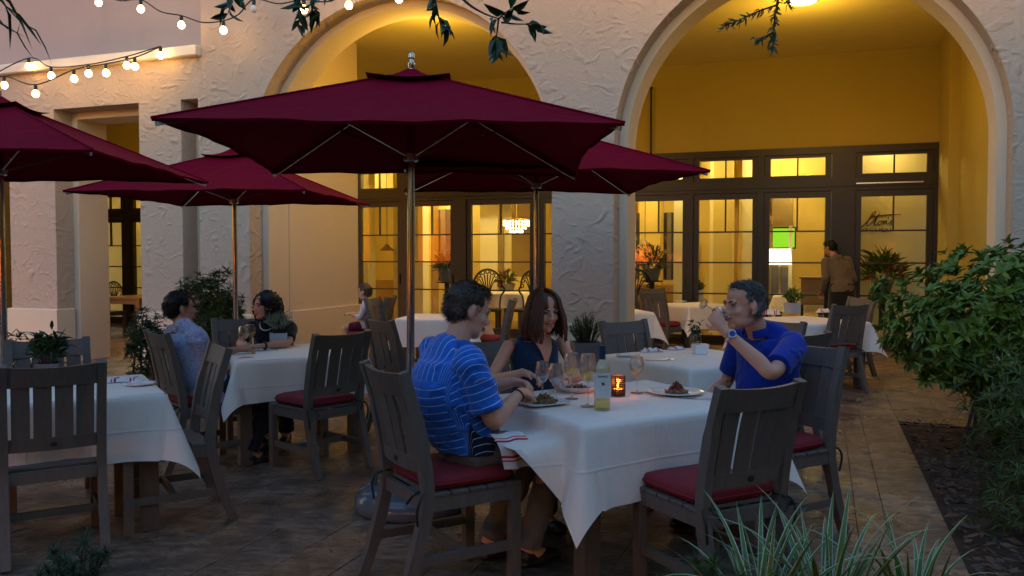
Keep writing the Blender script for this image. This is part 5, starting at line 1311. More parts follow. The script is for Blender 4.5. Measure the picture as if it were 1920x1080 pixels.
MB().lathe([(0.0, 0.040), (0.006, 0.048), (0.0065, 0.056), (0.003, 0.070), (0.0, 0.078)], 12).build('flame', M['flame'], t, 180)
lamp('POINT', 'candle_lamp', (0, 0, 0.072), 0.5, (1.0, 0.50, 0.16), t, 0.012)

# plates and food
def plate_round(label, p, r=0.135, deep=0.016):
    o = MB().lathe([(0.0, 0.001), (r * 0.6, 0.001), (r * 0.62, 0.004), (r, deep), (r, deep + 0.003), (r * 0.63, 0.008), (r * 0.58, 0.006), (0.0, 0.006)], 40).build('plate', M['plate'], None, 50, p)
    return tag(o, label, 'plate', 'white plates')
def plate_square(label, p, rz, r=0.125):
    vs = []; fs = []; n = 32; prof = [(0.60, 0.001), (0.62, 0.003), (1.0, 0.014), (1.0, 0.017), (0.66, 0.008), (0.0, 0.006)]
    for k, z in prof:
        for i in range(n):
            a = 2 * math.pi * i / n; ca, sa = math.cos(a), math.sin(a); e = 0.35
            vs.append((math.copysign(abs(ca) ** e, ca) * r * k, math.copysign(abs(sa) ** e, sa) * r * k, z))
    for l in range(len(prof) - 1):
        for i in range(n): fs.append((l * n + i, l * n + (i + 1) % n, (l + 1) * n + (i + 1) % n, (l + 1) * n + i))
    fs.append(tuple(range(n - 1, -1, -1)))
    return tag(MB().add(vs, fs).build('plate', M['plate'], None, 50, p, rz), label, 'plate', 'white plates')
M['food_brown'] = simple('food_brown', (0.24, 0.11, 0.035), 0.4, nscale=60, var=0.5, bscale=120, bstr=0.5); M['food_green'] = simple('food_green', (0.06, 0.10, 0.02), 0.45, nscale=60, var=0.5); M['food_red'] = simple('food_red', (0.26, 0.035, 0.02), 0.4, nscale=60, var=0.5); M['food_pale'] = simple('food_pale', (0.45, 0.30, 0.18), 0.45, nscale=40, var=0.3)
def food(label, p, parts, seed):
    t = thing('meal', label, 'food', p, group='plated meals'); rr = random.Random(seed)
    for nm, mat, n, (cx, cy), (rx, ry), h, s in parts:
        mb = MB()
        for i in range(n):
            a = rr.uniform(0, 6.28); q = math.sqrt(rr.random()); x, y = cx + rx * q * math.cos(a), cy + ry * q * math.sin(a)
            z = 0.010 + h * (1 - q) * rr.uniform(0.5, 1.0); d = Vector((rr.gauss(0, 1), rr.gauss(0, 1), rr.gauss(0, .5))).normalized(); e = d.orthogonal().normalized()
            mb.ell((x, y, z), (s * rr.uniform(.8, 1.6), s * rr.uniform(.3, .6), s * rr.uniform(.3, .7)), (d, e, d.cross(e)), 7, 5)
        stuff(mb.build(nm, M[mat], t, 60))
    return t
P1 = G(1012, 757, TZ); plate_square('square white plate with greens in front of the man in stripes', P1, TA)
food('pile of browned greens with pale fish on the square plate', P1, (('greens', 'food_brown', 130, (0.02, -0.01), (0.060, 0.045), 0.045, 0.010), ('salad_leaves', 'food_green', 110, (0.02, 0.0), (0.065, 0.05), 0.055, 0.010), ('fish', 'food_pale', 36, (-0.055, 0.02), (0.045, 0.040), 0.020, 0.015)), 1)
P2 = G(1082, 733, TZ); plate_round('deep white plate in front of the woman in navy', P2, 0.135, 0.032)
food('brown stew in the deep plate of the woman in navy', P2, (('stew', 'food_brown', 100, (0, 0), (0.075, 0.06), 0.03, 0.012), ('herbs', 'food_green', 30, (0.02, 0), (0.04, 0.03), 0.04, 0.008)), 2)
P3 = G(1266, 738, TZ); plate_round('wide white plate before the man in royal blue', P3, 0.15, 0.014)
food('tall mound of red and brown food topped with green', P3, (('base', 'food_brown', 90, (0.01, 0), (0.062, 0.05), 0.022, 0.013), ('relish', 'food_red', 120, (0.01, 0), (0.045, 0.04), 0.062, 0.010), ('garnish', 'food_green', 40, (0.01, 0), (0.016, 0.016), 0.085, 0.009)), 3)
def cutlery(kind, label, p, rz):
    t = thing(kind, label, kind, p + Z * 0.002, rz, 'cutlery on the tables')
    MB().path([(0, -0.09, 0.003), (0, -0.02, 0.004), (0, 0.03, 0.003)], 0.012, [0.004, 0.003, 0.003]).build('handle', M['steel'], t)
    if kind == 'fork':
        MB().box(-0.011, 0.011, 0.03, 0.058, 0.0015, 0.0045).build('head', M['steel'], t)
        for i in range(4): MB().box(-0.011 + i * 0.0062, -0.0077 + i * 0.0062, 0.058, 0.098, 0.002, 0.0045).build('tine', M['steel'], t)
    else: MB().add([(-0.007, 0.03, 0.002), (0.006, 0.03, 0.002), (0.010, 0.08, 0.002), (0.0, 0.118, 0.002), (-0.007, 0.10, 0.002), (-0.007, 0.03, 0.0045), (0.006, 0.03, 0.0035), (0.010, 0.08, 0.003), (0.0, 0.118, 0.003), (-0.007, 0.10, 0.0045)], [(0, 4, 3, 2, 1), (5, 6, 7, 8, 9), (0, 1, 6, 5), (1, 2, 7, 6), (2, 3, 8, 7), (3, 4, 9, 8), (4, 0, 5, 9)]).build('blade', M['steel'], t)
for kind, lab, px, py, rz in (('fork', 'fork resting beside the plate of the man in royal blue', 1316, 748, 70), ('knife', 'knife left of the plate of the man in royal blue', 1222, 736, 100), ('fork', 'fork at the near side of the couple\'s table, by the glasses', 482, 660, 115), ('knife', 'knife at the near side of the couple\'s table, right of the fork', 500, 658, 115),
    ('fork', 'fork on the front of the empty table behind', 1232, 676, 100), ('knife', 'knife on the front of the empty table behind, beside the fork', 1246, 675, 100), ('fork', 'fork on the warm lit table by the shrub', 1530, 592, 60)):
    cutlery(kind, lab, G(px, py, TZ), R(rz))
def napkin(label, p, rz, w=0.20, d=0.11, h=0.022, seed=0, tilt=None):
    rr = random.Random(seed); vs = []; fs = []; nx, ny = 14, 8; uv = []
    for j in range(ny + 1):
        for i in range(nx + 1):
            x = (i / nx - .5) * w; y = (j / ny - .5) * d; e = math.sin(math.pi * i / nx) * math.sin(math.pi * j / ny)
            vs.append((x + 0.01 * math.sin(y * 40), y + 0.008 * math.sin(x * 30 + seed), 0.004 + h * (0.35 + 0.65 * abs(math.sin(i * 0.9 + seed))) * min(1, 2.5 * e))); uv.append((i / nx, j / ny))
    for j in range(ny):
        for i in range(nx): a = j * (nx + 1) + i; fs.append((a, a + 1, a + nx + 2, a + nx + 1))
    o = MB().add(vs, fs).build('napkin', M['napkin'], None, 60, p, rz); ul = o.data.uv_layers.new(name='UVMap')
    for l in o.data.loops: ul.data[l.index].uv = uv[l.vertex_index]
    if tilt: o.rotation_euler = tilt
    return tag(o, label, 'napkin', 'striped cloth napkins')
napkin('folded napkin with red stripes on the table at the left edge', G(232, 715, TZ), R(20), seed=1)
plate_round('small white plate by the napkin on the table at the left edge', G(262, 722, TZ), 0.085, 0.010)
plate_round('side plate far left on the empty table behind', G(1178, 668, TZ), 0.09, 0.010)
napkin('folded napkin on the far left of the empty table behind', G(1222, 659, TZ), R(15), 0.18, 0.10, 0.025, 2)
napkin('napkin by the white block on the empty table behind', G(1268, 655, TZ), R(40), 0.15, 0.09, 0.02, 3)
napkin('napkin at the left end of the warm lit table by the shrub', G(1445, 590, TZ), R(-20), 0.24, 0.13, 0.07, 4)
napkin('napkin at the right end of the warm lit table by the shrub', G(1545, 586, TZ), R(10), 0.22, 0.12, 0.05, 5)
plate_round('plate on the warm lit table, left of the white pot', G(1455, 585, TZ), 0.11, 0.012)
plate_round('plate on the table by the doors, left of its white pot', G(1275, 566, TZ), 0.11, 0.012)
# napkin over the lap of the man in stripes: it hangs down over his thigh
vs = []; uv = []; fs = []; nx, ny = 8, 12; H1 = Vector((-0.06, 3.80, 0.690))
for j in range(ny + 1):
    for i in range(nx + 1):
        s, tt = i / nx - .5, j / ny
        out = 0.05 * math.sin(min(1, tt * 1.6) * math.pi / 2); p = H1 + u3 * (s * 0.15 + 0.02 + 0.05 * tt) - v3 * (out + 0.02 - 0.012 * math.sin(s * 9)) - Z * (0.155 * tt ** 1.5)
        vs.append(p); uv.append((tt, i / nx))
for j in range(ny):
    for i in range(nx): a = j * (nx + 1) + i; fs.append((a, a + 1, a + nx + 2, a + nx + 1))
o = MB().add(vs, fs).build('napkin', M['napkin'], None, 60); ul = o.data.uv_layers.new(name='UVMap')
for l in o.data.loops: ul.data[l.index].uv = uv[l.vertex_index]
tag(o, 'napkin with red stripes hanging over the lap of the man in stripes', 'napkin', 'striped cloth napkins')

# ================================================================== leaves and plants
def leaf_geo(mb, p, d, n, L, Wd, droop=0.15):
    p = Vector(p); d = Vector(d).normalized(); n = Vector(n); n = n - d * n.dot(d)
    n = n.normalized() if n.length > 1e-4 else d.orthogonal().normalized(); s = d.cross(n)
    a1 = p + d * (L * 0.32) + n * (L * 0.05); a2 = p + d * (L * 0.66) - n * (L * droop * 0.35); tip = p + d * L - n * (L * droop)
    f = n * (Wd * 0.30)
    return mb.add([p, a1, a2, tip, a1 + s * Wd / 2 + f, a1 - s * Wd / 2 + f, a2 + s * Wd * 0.40 + f, a2 - s * Wd * 0.40 + f], [(0, 4, 1), (0, 1, 5), (1, 4, 6, 2), (1, 2, 7, 5), (2, 6, 3), (2, 3, 7)])
def rvec(rr): return Vector((rr.gauss(0, 1), rr.gauss(0, 1), rr.gauss(0, 1))).normalized()
def pot_pattern():
    m, nt, b = new_mat('patterned_pot'); v = coords(nt, scale=(1, 1, 1), rot=(0, 0, 0)); sp = N(nt, 'ShaderNodeSeparateXYZ'); nt.links.new(v, sp.inputs[0])
    h = N(nt, 'ShaderNodeMath', operation='ADD'); nt.links.new(sp.outputs[0], h.inputs[0]); nt.links.new(sp.outputs[1], h.inputs[1])
    cb = N(nt, 'ShaderNodeCombineXYZ'); nt.links.new(h.outputs[0], cb.inputs[0]); nt.links.new(sp.outputs[2], cb.inputs[1])
    mp = N(nt, 'ShaderNodeMapping'); mp.inputs['Rotation'].default_value = (0, 0, R(45)); nt.links.new(cb.outputs[0], mp.inputs[0])
    br = N(nt, 'ShaderNodeTexVoronoi', Scale=42.0, distance='CHEBYCHEV'); br.inputs['Randomness'].default_value = 0.0; nt.links.new(mp.outputs[0], br.inputs['Vector'])
    wv = N(nt, 'ShaderNodeMath', operation='FRACT'); q = N(nt, 'ShaderNodeMath', operation='MULTIPLY'); nt.links.new(br.outputs[0], q.inputs[0]); q.inputs[1].default_value = 4.0; nt.links.new(q.outputs[0], wv.inputs[0])
    nt.links.new(ramp(nt, wv.outputs[0], 0.42, 0.50, (0.78, 0.79, 0.82, 1), (0.30, 0.32, 0.38, 1)), b.inputs['Base Color']); b.inputs['Roughness'].default_value = 0.4; return m
M['patterned_pot'] = pot_pattern()
def potted(label, p, w, h, ph, leafmat, n, L, Wd, seed, potmat='patterned_pot', rz=0.3, up=0.7, rad=None):
    t = thing('potted_plant', label, 'potted plant', p, rz, 'small potted plants'); rr = random.Random(seed)
    vs = []; fs = []
    for k, z in ((0.90, 0.002), (1.0, h), (0.93, h), (0.90, h - 0.015)):
        vs += [(-w / 2 * k, -w / 2 * k, z), (w / 2 * k, -w / 2 * k, z), (w / 2 * k, w / 2 * k, z), (-w / 2 * k, w / 2 * k, z)]
    for l in range(3):
        for i in range(4): fs.append((l * 4 + i, l * 4 + (i + 1) % 4, l * 4 + 4 + (i + 1) % 4, l * 4 + 4 + i))
    fs += [(3, 2, 1, 0)]
    MB().add(vs, fs).build('pot', M[potmat], t); MB().box(-w * .45, w * .45, -w * .45, w * .45, h - 0.03, h - 0.012).build('soil', M['soil'], t)
    lf = MB(); st = MB(); rad = rad or w * 0.75
    for i in range(n // 6):
        a = rr.uniform(0, 6.28); q = math.sqrt(rr.random()); tip = Vector((rad * q * math.cos(a), rad * q * math.sin(a), h + ph * (1 - 0.55 * q * q) * rr.uniform(0.7, 1.0)))
        b0 = Vector((w * .3 * q * math.cos(a), w * .3 * q * math.sin(a), h - 0.015)); st.tube([b0, b0.lerp(tip, .5) + Vector((0, 0, .01)), tip], [0.0025, 0.002, 0.001], 4)
        for j in range(6):
            f = rr.uniform(0.35, 1.0); pp = b0.lerp(tip, f); d = (rvec(rr) * 0.8 + Vector((math.cos(a), math.sin(a), 0)) * .4 + Vector((0, 0, up)))
            leaf_geo(lf, pp, d, Vector((0, 0, 1)) + rvec(rr) * .5, L * rr.uniform(.7, 1.2), Wd, 0.2)
    st.build('stem', M['bark'], t); stuff(lf.build('foliage', M[leafmat], t)); return t
potted('patterned square pot with grey-green succulent on the couple\'s table', G(522, 652, TZ), 0.135, 0.12, 0.16, 'leaf_grey', 220, 0.07, 0.010, 1, up=1.4)
potted('white pot with bright green plant on the table by the doors', G(1307, 561, TZ), 0.15, 0.15, 0.17, 'leaf_lime', 420, 0.06, 0.022, 2, 'pot_white')
potted('patterned white pot with lime plant on the warm lit table by the shrub', G(1485, 588, TZ), 0.15, 0.14, 0.19, 'leaf_lime', 420, 0.06, 0.018, 3)
potted('dark pot with small leafy plant on the table at the left edge', G(92, 708, TZ), 0.13, 0.09, 0.20, 'leaf_dark', 200, 0.08, 0.022, 4, 'pot_grey')
potted('tall grey planter with rosemary in front of the pillar', W(0.66, 7.55, 0), 0.25, 0.72, 0.27, 'leaf_needle', 900, 0.045, 0.005, 5, 'pot_grey', 0.1, 1.0, 0.16)
# glass jar with sprig and white block on the empty table
p = G(1304, 654, TZ); t = thing('flower_jar', 'clear ribbed jar with a leafy sprig on the empty table behind', 'vase', p)
MB().lathe([(0.0, 0.003), (0.034, 0.003), (0.044, 0.03), (0.046, 0.07), (0.040, 0.105), (0.036, 0.115)], 20).build('jar', M['glass'], t, 60)
MB().lathe([(0.0, 0.004), (0.032, 0.004), (0.042, 0.03), (0.044, 0.06), (0.0, 0.061)], 20).build('water', M['water'], t, 60)
lf = MB(); rr = random.Random(12)
for i in range(60):
    q = rr.uniform(0.10, 0.21); a = rr.uniform(0, 6.28); leaf_geo(lf, (0.02 * math.cos(a) * q / .1, 0.02 * math.sin(a) * q / .1, q), rvec(rr) + Vector((0, 0, .5)), (0, 0, 1), 0.045, 0.016)
stuff(lf.build('foliage', M['leaf_dark'], t)); MB().tube([(0, 0, 0.01), (0.005, 0, 0.1), (0.01, 0.005, 0.19)], 0.003, 5).build('stem', M['bark'], t)
bx_ = MB(); vs = []
for z, k, o in ((0.002, 0.9, 0), (0.075, 1.06, .004)):
    for sx, sy in ((-1, -1), (1, -1), (1, 1), (-1, 1)): vs.append((sx * 0.05 * k + o, sy * 0.04 * k, z))
o = bx_.add(vs, [(3, 2, 1, 0), (4, 5, 6, 7), (0, 1, 5, 4), (1, 2, 6, 5), (2, 3, 7, 6), (3, 0, 4, 7)]).build('menu_block', M['plate'], None, 0, G(1312, 664, TZ), R(10)); tag(o, 'small white flared block on the empty table in front of the jar', 'holder')

def shrub(name, label, blobs, n, L, Wd, mat, seed, rosette=8, objs=0, stems=8, dens=0.35, group='shrubs', up=0.35):
    rr = random.Random(seed); base = Vector((blobs[0][0][0], blobs[0][0][1], 0)); t = thing(name, label, 'shrub', base, 0, group)
    allv = []; tot = sum(r[0] * r[1] + r[2] * r[0] for _, r in blobs)
    for c, r in blobs:
        c = Vector(c) - base
        for i in range(int(n * (r[0] * r[1] + r[2] * r[0]) / tot)):
            d = rvec(rr); bumpy = 0.86 + 0.30 * mnoise.noise(d * 2.3 + Vector((seed, 0, 0))) + 0.12 * mnoise.noise(d * 6)
            q = 1.0 if rr.random() > dens else rr.uniform(0.45, 0.95); p = c + Vector((d.x * r[0], d.y * r[1], d.z * r[2])) * bumpy * q
            if p.z < 0.03: continue
            out = (d + Vector((0, 0, up)) + rvec(rr) * 0.35).normalized()
            for k in range(rosette):
                a = 6.28 * k / rosette + rr.random(); e = out.orthogonal().normalized(); s_ = e * math.cos(a) + out.cross(e) * math.sin(a); tl = rr.uniform(0.25, 1.0)
                ld = (s_ * (1.25 - tl * .6) + out * tl).normalized(); allv.append((p, ld, out, L * rr.uniform(0.45, 1.15)))
    cam0 = Vector((0, 0, CAM_H)) - base
    allv.sort(key=lambda q: (q[0] - cam0).length - q[0].z * 0.25)
    if objs:
        lm = [leaf_geo(MB(), (0, 0, 0), (0, 1, 0), (0, 0, 1), 1.0, Wd / L, dr).mesh('leaf', M[mat], 60) for dr in (0.05, 0.18, 0.30)]
        for i, (p, d, nn, l) in enumerate(allv[:objs]):
            s_ = d.cross(nn).normalized(); n2 = s_.cross(d); o = inst('leaf', lm[i % 3], t); m = Matrix((s_, d, n2)).transposed().to_4x4(); m = Matrix.Translation(p) @ m @ Matrix.Scale(l, 4); o.matrix_local = m
    mb = MB()
    for p, d, nn, l in allv[objs:]: leaf_geo(mb, p, d, nn, l, Wd * l / L)
    stuff(mb.build('foliage', M[mat], t, 60))
    for i in range(stems):
        c, r = rr.choice(blobs); c = Vector(c) - base; e = c + Vector((rr.uniform(-.6, .6) * r[0], rr.uniform(-.6, .6) * r[1], rr.uniform(0, .5) * r[2])); b0 = Vector((c.x + rr.uniform(-.1, .1), c.y + rr.uniform(-.1, .1), 0.0))
        MB().tube(cr([b0, b0.lerp(e, .5) + rvec(rr) * .04, e], 4), [0.014] * 4 + [0.010] * 4 + [0.005], 6).build('stem', M['bark'], t, 60)
    return t
shrub('leafy_shrub', 'big glossy green shrub with whorled pointed leaves at the right edge', [((3.75, 6.55, 0.98), (0.92, 0.75, 0.60)), ((4.5, 6.9, 1.0), (0.9, 0.8, 0.66)), ((3.35, 6.25, 0.86), (0.50, 0.5, 0.40)), ((4.05, 6.3, 0.45), (0.6, 0.5, 0.42))], 1900, 0.100, 0.036, 'leaf', 21, 8, 300, 20)
shrub('needle_shrub', 'dark fine-leaved shrub below the big glossy shrub at the right edge', [((3.25, 5.15, 0.48), (0.52, 0.5, 0.55)), ((3.5, 4.7, 0.45), (0.6, 0.5, 0.5))], 760, 0.10, 0.010, 'leaf_needle', 22, 9, 0, 8, 0.5)
shrub('needle_shrub', 'small dark fine-leaved plant at the lower right corner', [((2.75, 4.35, 0.16), (0.32, 0.32, 0.26))], 240, 0.09, 0.009, 'leaf_needle', 23, 9, 0, 4, 0.5)
shrub('podocarpus_shrub', 'broad green shrub behind the man in the pale printed shirt', [((-3.12, 8.65, 0.72), (0.30, 0.3, 0.62)), ((-2.92, 8.55, 0.78), (0.22, 0.25, 0.60))], 900, 0.085, 0.014, 'leaf_needle', 24, 9, 0, 8, 0.4, up=0.7)
shrub('podocarpus_shrub', 'narrow dark shrub left of the man in the pale printed shirt', [((-3.50, 8.05, 0.50), (0.15, 0.15, 0.50)), ((-3.42, 8.0, 0.72), (0.20, 0.15, 0.25))], 320, 0.075, 0.012, 'leaf_dark', 25, 8, 0, 5, 0.4, up=0.6)
shrub('low_shrub', 'dark low shrub behind the table at the left edge', [((-5.0, 8.6, 0.35), (0.35, 0.3, 0.35))], 160, 0.085, 0.018, 'leaf_dark', 26, 8, 0, 4, 0.4)
o = MB().lathe([(0.0, 0.02), (0.40, 0.016), (0.52, 0.004)], 24, sx=1.5).build('soil_patch', M['mulch'], None, 40, (-3.35, 8.35, 0)); struct(o)

# front planting strip, below the frame, with strappy variegated plants
struct(MB().add([(-3.2, 0.8, 0.004), (2.6, 0.8, 0.004), (2.6, 3.42, 0.004), (-3.2, 3.42, 0.004)], [(0, 1, 2, 3)]).build('front_bed', M['mulch']))
M['blade_white'] = simple('blade_white', (0.52, 0.58, 0.44), 0.45, var=0.1, bstr=0)
def blade_mesh(L, w, bend, seed):
    rr = random.Random(seed); n = 12; vs = []; fs = []; mi = []; x = z = 0.0; ang = R(84)
    for i in range(n + 1):
        s = i / n; ww = w * (0.55 + 0.45 * min(1, s * 4)) * (1 - max(0, s - 0.45) / 0.55) ** 0.8 + 0.0004
        for j, (q, fz) in enumerate(((-1, .25), (-.72, .13), (0, 0), (.72, .13), (1, .25))): vs.append((q * ww / 2, x - math.sin(ang) * 0.0 + fz * ww * -0.6 * math.sin(ang), z + fz * ww * 0.6 * math.cos(ang)))
        x += math.cos(ang) * L / n; z += math.sin(ang) * L / n; ang -= bend / n * (0.4 + 1.6 * s)
    for i in range(n):
        for j in range(4): fs.append((i * 5 + j, i * 5 + j + 1, i * 5 + 6 + j, i * 5 + 5 + j)); mi.append(1 if j in (0, 3) else 0)
    me = MB().add(vs, fs).mesh('leaf', M['blade_green'], 60); me.materials.append(M['blade_white'])
    for p_, m_ in zip(me.polygons, mi): p_.material_index = m_
    return me
M['blade_green'] = leaf_mat('blade_green', (0.055, 0.13, 0.020), (0.12, 0.23, 0.035), 0.4)
bl_m = [blade_mesh(L, w, b, i) for i, (L, w, b) in enumerate(((0.62, 0.028, 0.8), (0.55, 0.032, 0.45), (0.66, 0.024, 1.4), (0.50, 0.028, 1.1), (0.58, 0.033, 0.2), (0.44, 0.022, 1.6)))]
def strappy(label, c, n, seed, s=1.0, az=(0, 6.28)):
    t = thing('strap_leaf_plant', label, 'plant', c, 0, 'variegated strap-leaf plants'); rr = random.Random(seed)
    for i in range(n):
        a = rr.uniform(*az); q = rr.uniform(0.0, 0.07); sc = rr.uniform(0.75, 1.12) * s
        inst('leaf', bl_m[rr.randrange(6)], t, (q * math.sin(-a), q * math.cos(a), 0), (rr.uniform(-.35, .05), rr.uniform(-.2, .2), a), (sc * rr.uniform(.85, 1.15), sc, sc))
    return t
strappy('largest strappy plant with white-edged leaves at the bottom right of centre', (1.16, 3.10, 0.0), 56, 31, 1.04)
strappy('strappy white-edged plant at the bottom, in front of the empty chair', (0.90, 3.02, 0.0), 40, 32, 0.98)
strappy('strappy white-edged plant at the bottom, nearest the planting bed', (1.50, 3.16, 0.0), 32, 33, 0.86)
def feathery(label, c, n, h, seed, mat='leaf_needle', spread=0.22):
    t = thing('feathery_plant', label, 'plant', c, 0, 'feathery plants along the bottom edge'); rr = random.Random(seed); lf = MB()
    for i in range(n):
        a = rr.uniform(0, 6.28); q = math.sqrt(rr.random()) * spread; e = Vector((q * math.cos(a), q * math.sin(a), h * rr.uniform(.6, 1.0) * (1 - .4 * q / spread))); b0 = e * 0.15; b0.z = 0
        pts = cr([b0, b0.lerp(e, .5) + rvec(rr) * .02, e], 6); MB().tube(pts, 0.0025, 4).build('stem', M['bark'], t)
        for j in range(3, len(pts)):
            for k in range(10): leaf_geo(lf, pts[j], rvec(rr) + (e - b0).normalized() * .7, (0, 0, 1), rr.uniform(.04, .075), 0.005)
        for k in range(16): leaf_geo(lf, e, rvec(rr) + Vector((0, 0, .8)), (0, 0, 1), rr.uniform(.04, .08), 0.005)
    stuff(lf.build('foliage', M[mat], t)); return t
feathery('feathery green plant at the bottom, left of the strappy plants', (0.72, 3.05, 0), 16, 0.46, 41)
feathery('dark feathery plant in the bottom left corner', (-1.78, 3.42, 0), 14, 0.36, 42, 'leaf_dark', 0.2)
# ================================================================== trees whose twigs hang into the top of the view; their unseen crowns screen low sky light
def tree(name, label, trunk, limbs, crown_n, crown, leafL, leafW, mat, seed):
    rr = random.Random(seed); base = Vector(trunk[0]); t = thing(name, label, 'tree', base, 0, 'trees over the terrace')
    MB().tube(cr([Vector(p) - base for p in trunk], 5), [0.17 - 0.09 * i / (5 * (len(trunk) - 1)) for i in range(5 * (len(trunk) - 1) + 1)], 12).build('trunk', M['bark'], t, 60)
    for l in limbs:
        P = cr([Vector(p) - base for p in l], 5); MB().tube(P, [0.055 - 0.047 * i / (len(P) - 1) for i in range(len(P))], 8).build('limb', M['bark'], t, 60)
    lf = MB()
    for c, r, share in crown:
        for i in range(int(crown_n * share)):
            d = rvec(rr); q = rr.uniform(0.35, 1.0) ** 0.6; p = Vector(c) + Vector((d.x * r[0], d.y * r[1], d.z * r[2])) * q * (0.85 + 0.35 * mnoise.noise(d * 3)) - base
            for k in range(4): leaf_geo(lf, p + rvec(rr) * leafL * .5, rvec(rr) - Z * .3, Z, leafL * rr.uniform(.7, 1.2), leafW)
    stuff(lf.build('crown', M[mat], t)); return t, base
def twig(t, base, pts, rad, leaves, L, Wd, mat, seed, per=5, start=0.2, lobed=False):
    rr = random.Random(seed); P = cr([Vector(p) - base for p in pts], 6); MB().tube(P, [rad * (1 - .7 * i / (len(P) - 1)) for i in range(len(P))], 6).build('twig', M['bark'], t, 60)
    lm = leaf_geo(MB(), (0, 0, 0), (0, 1, 0), (0, 0, 1), 1.0, Wd / L, 0.22).mesh('leaf', M[mat], 60)
    for i in range(leaves):
        f = start + (1 - start) * (i / max(1, leaves - 1)); q = P[min(len(P) - 1, int(f * (len(P) - 1)))]; ax = (P[-1] - P[0]).normalized()
        d = (rvec(rr) * 0.9 + ax * 0.6 - Z * 0.55).normalized(); nn = rvec(rr); nn = (nn - d * nn.dot(d)).normalized(); l = L * rr.uniform(.7, 1.2); s_ = d.cross(nn)
        o = inst('leaf', lm, t); o.matrix_local = Matrix.Translation(q) @ Matrix((s_, d, nn)).transposed().to_4x4() @ Matrix.Scale(l, 4)
oak, ob = tree('oak_tree', 'broadleaf tree whose dark twigs hang into the top of the picture', [(-1.5, -2.2, 0), (-1.45, -2.0, 1.6), (-1.2, -1.6, 3.2), (-0.9, -1.2, 4.2)],
    [[(-1.2, -1.6, 3.2), (-0.8, 0.5, 3.5), (-0.5, 2.2, 3.2), (-0.25, 3.2, 2.75)], [(-1.0, -1.3, 3.9), (0.2, 0.6, 3.8), (0.6, 1.9, 3.4)], [(-1.2, -1.6, 3.2), (-2.0, 0.4, 3.6), (-1.4, 2.4, 3.2)]],
    9000, [((-3.6, -3.2, 2.7), (6.5, 1.5, 2.9), .60), ((-8.8, 2.0, 2.9), (1.5, 5.5, 3.0), .39), ((-0.7, 0.6, 4.1), (1.4, 1.2, 0.5), .01)], 0.22, 0.11, 'leaf_oak', 51)  # wide lobes behind and left are unseen, added to block low sky light
q = lambda x, y, d=3.3: D(x, y, d)
twig(oak, ob, [q(470, -60), q(440, -20), q(428, 25)], 0.006, 15, 0.075, 0.028, 'leaf_oak', 1)
twig(oak, ob, [q(560, -70), q(555, -25), q(562, 20), q(560, 45)], 0.006, 17, 0.070, 0.026, 'leaf_oak', 2)
twig(oak, ob, [q(640, -60), q(610, -25), q(585, 5), q(600, 30)], 0.005, 16, 0.068, 0.026, 'leaf_oak', 3)
twig(oak, ob, [q(800, -70), q(812, -20), q(822, 30), q(830, 52)], 0.006, 17, 0.075, 0.028, 'leaf_oak', 4)
twig(oak, ob, [q(820, -60), q(870, 0), q(905, 24), q(935, 35)], 0.007, 3, 0.075, 0.028, 'leaf_oak', 5, start=.9)
twig(oak, ob, [q(935, 35), q(950, 22), q(965, 15)], 0.004, 8, 0.085, 0.032, 'leaf_oak', 6)
twig(oak, ob, [q(935, 35), q(932, 60), q(930, 82)], 0.004, 12, 0.085, 0.032, 'leaf_oak', 7, start=.6)
twig(oak, ob, [q(940, 42), q(970, 45), q(1008, 45)], 0.004, 7, 0.075, 0.026, 'leaf_oak', 8, start=.7)
olv, vb = tree('olive_tree', 'small-leaved tree whose grey-green sprig hangs before the right arch', [(3.2, -1.6, 0), (3.1, -1.4, 1.6), (2.8, -1.0, 3.0), (2.6, -0.6, 4.0)],
    [[(2.8, -1.0, 3.0), (2.2, 0.8, 3.3), (1.5, 2.4, 3.1), (1.02, 3.1, 2.62)], [(2.7, -0.8, 3.6), (1.6, 0.2, 3.9), (1.0, 1.0, 3.9)]],
    8500, [((6.0, -2.8, 2.6), (5.2, 1.5, 2.9), .58), ((8.8, 2.5, 2.9), (1.5, 5.0, 3.0), .41), ((2.0, 0.4, 3.9), (1.0, 1.2, 0.45), .01)], 0.22, 0.11, 'leaf_oak', 52)  # out-of-view lobes behind and right, added to hold back horizon light
q = lambda x, y, d=3.2: D(x, y, d)
M['leaf_olive'] = leaf_mat('olive_leaf', (0.05, 0.075, 0.025), (0.10, 0.13, 0.05), 0.5)
twig(olv, vb, [q(1470, -80), q(1462, -20), q(1452, 40), q(1448, 95)], 0.006, 90, 0.034, 0.009, 'leaf_olive', 9, start=.1)
twig(olv, vb, [q(1455, 10), q(1420, 22), q(1385, 38), q(1352, 52)], 0.004, 44, 0.032, 0.008, 'leaf_olive', 10, start=.1)
twig(olv, vb, [q(1490, -60), q(1475, -20), q(1480, 10)], 0.005, 30, 0.034, 0.009, 'leaf_olive', 11, start=.1)
twig(olv, vb, [q(1450, 60), q(1432, 70), q(1418, 72)], 0.003, 20, 0.032, 0.008, 'leaf_olive', 12, start=.1)
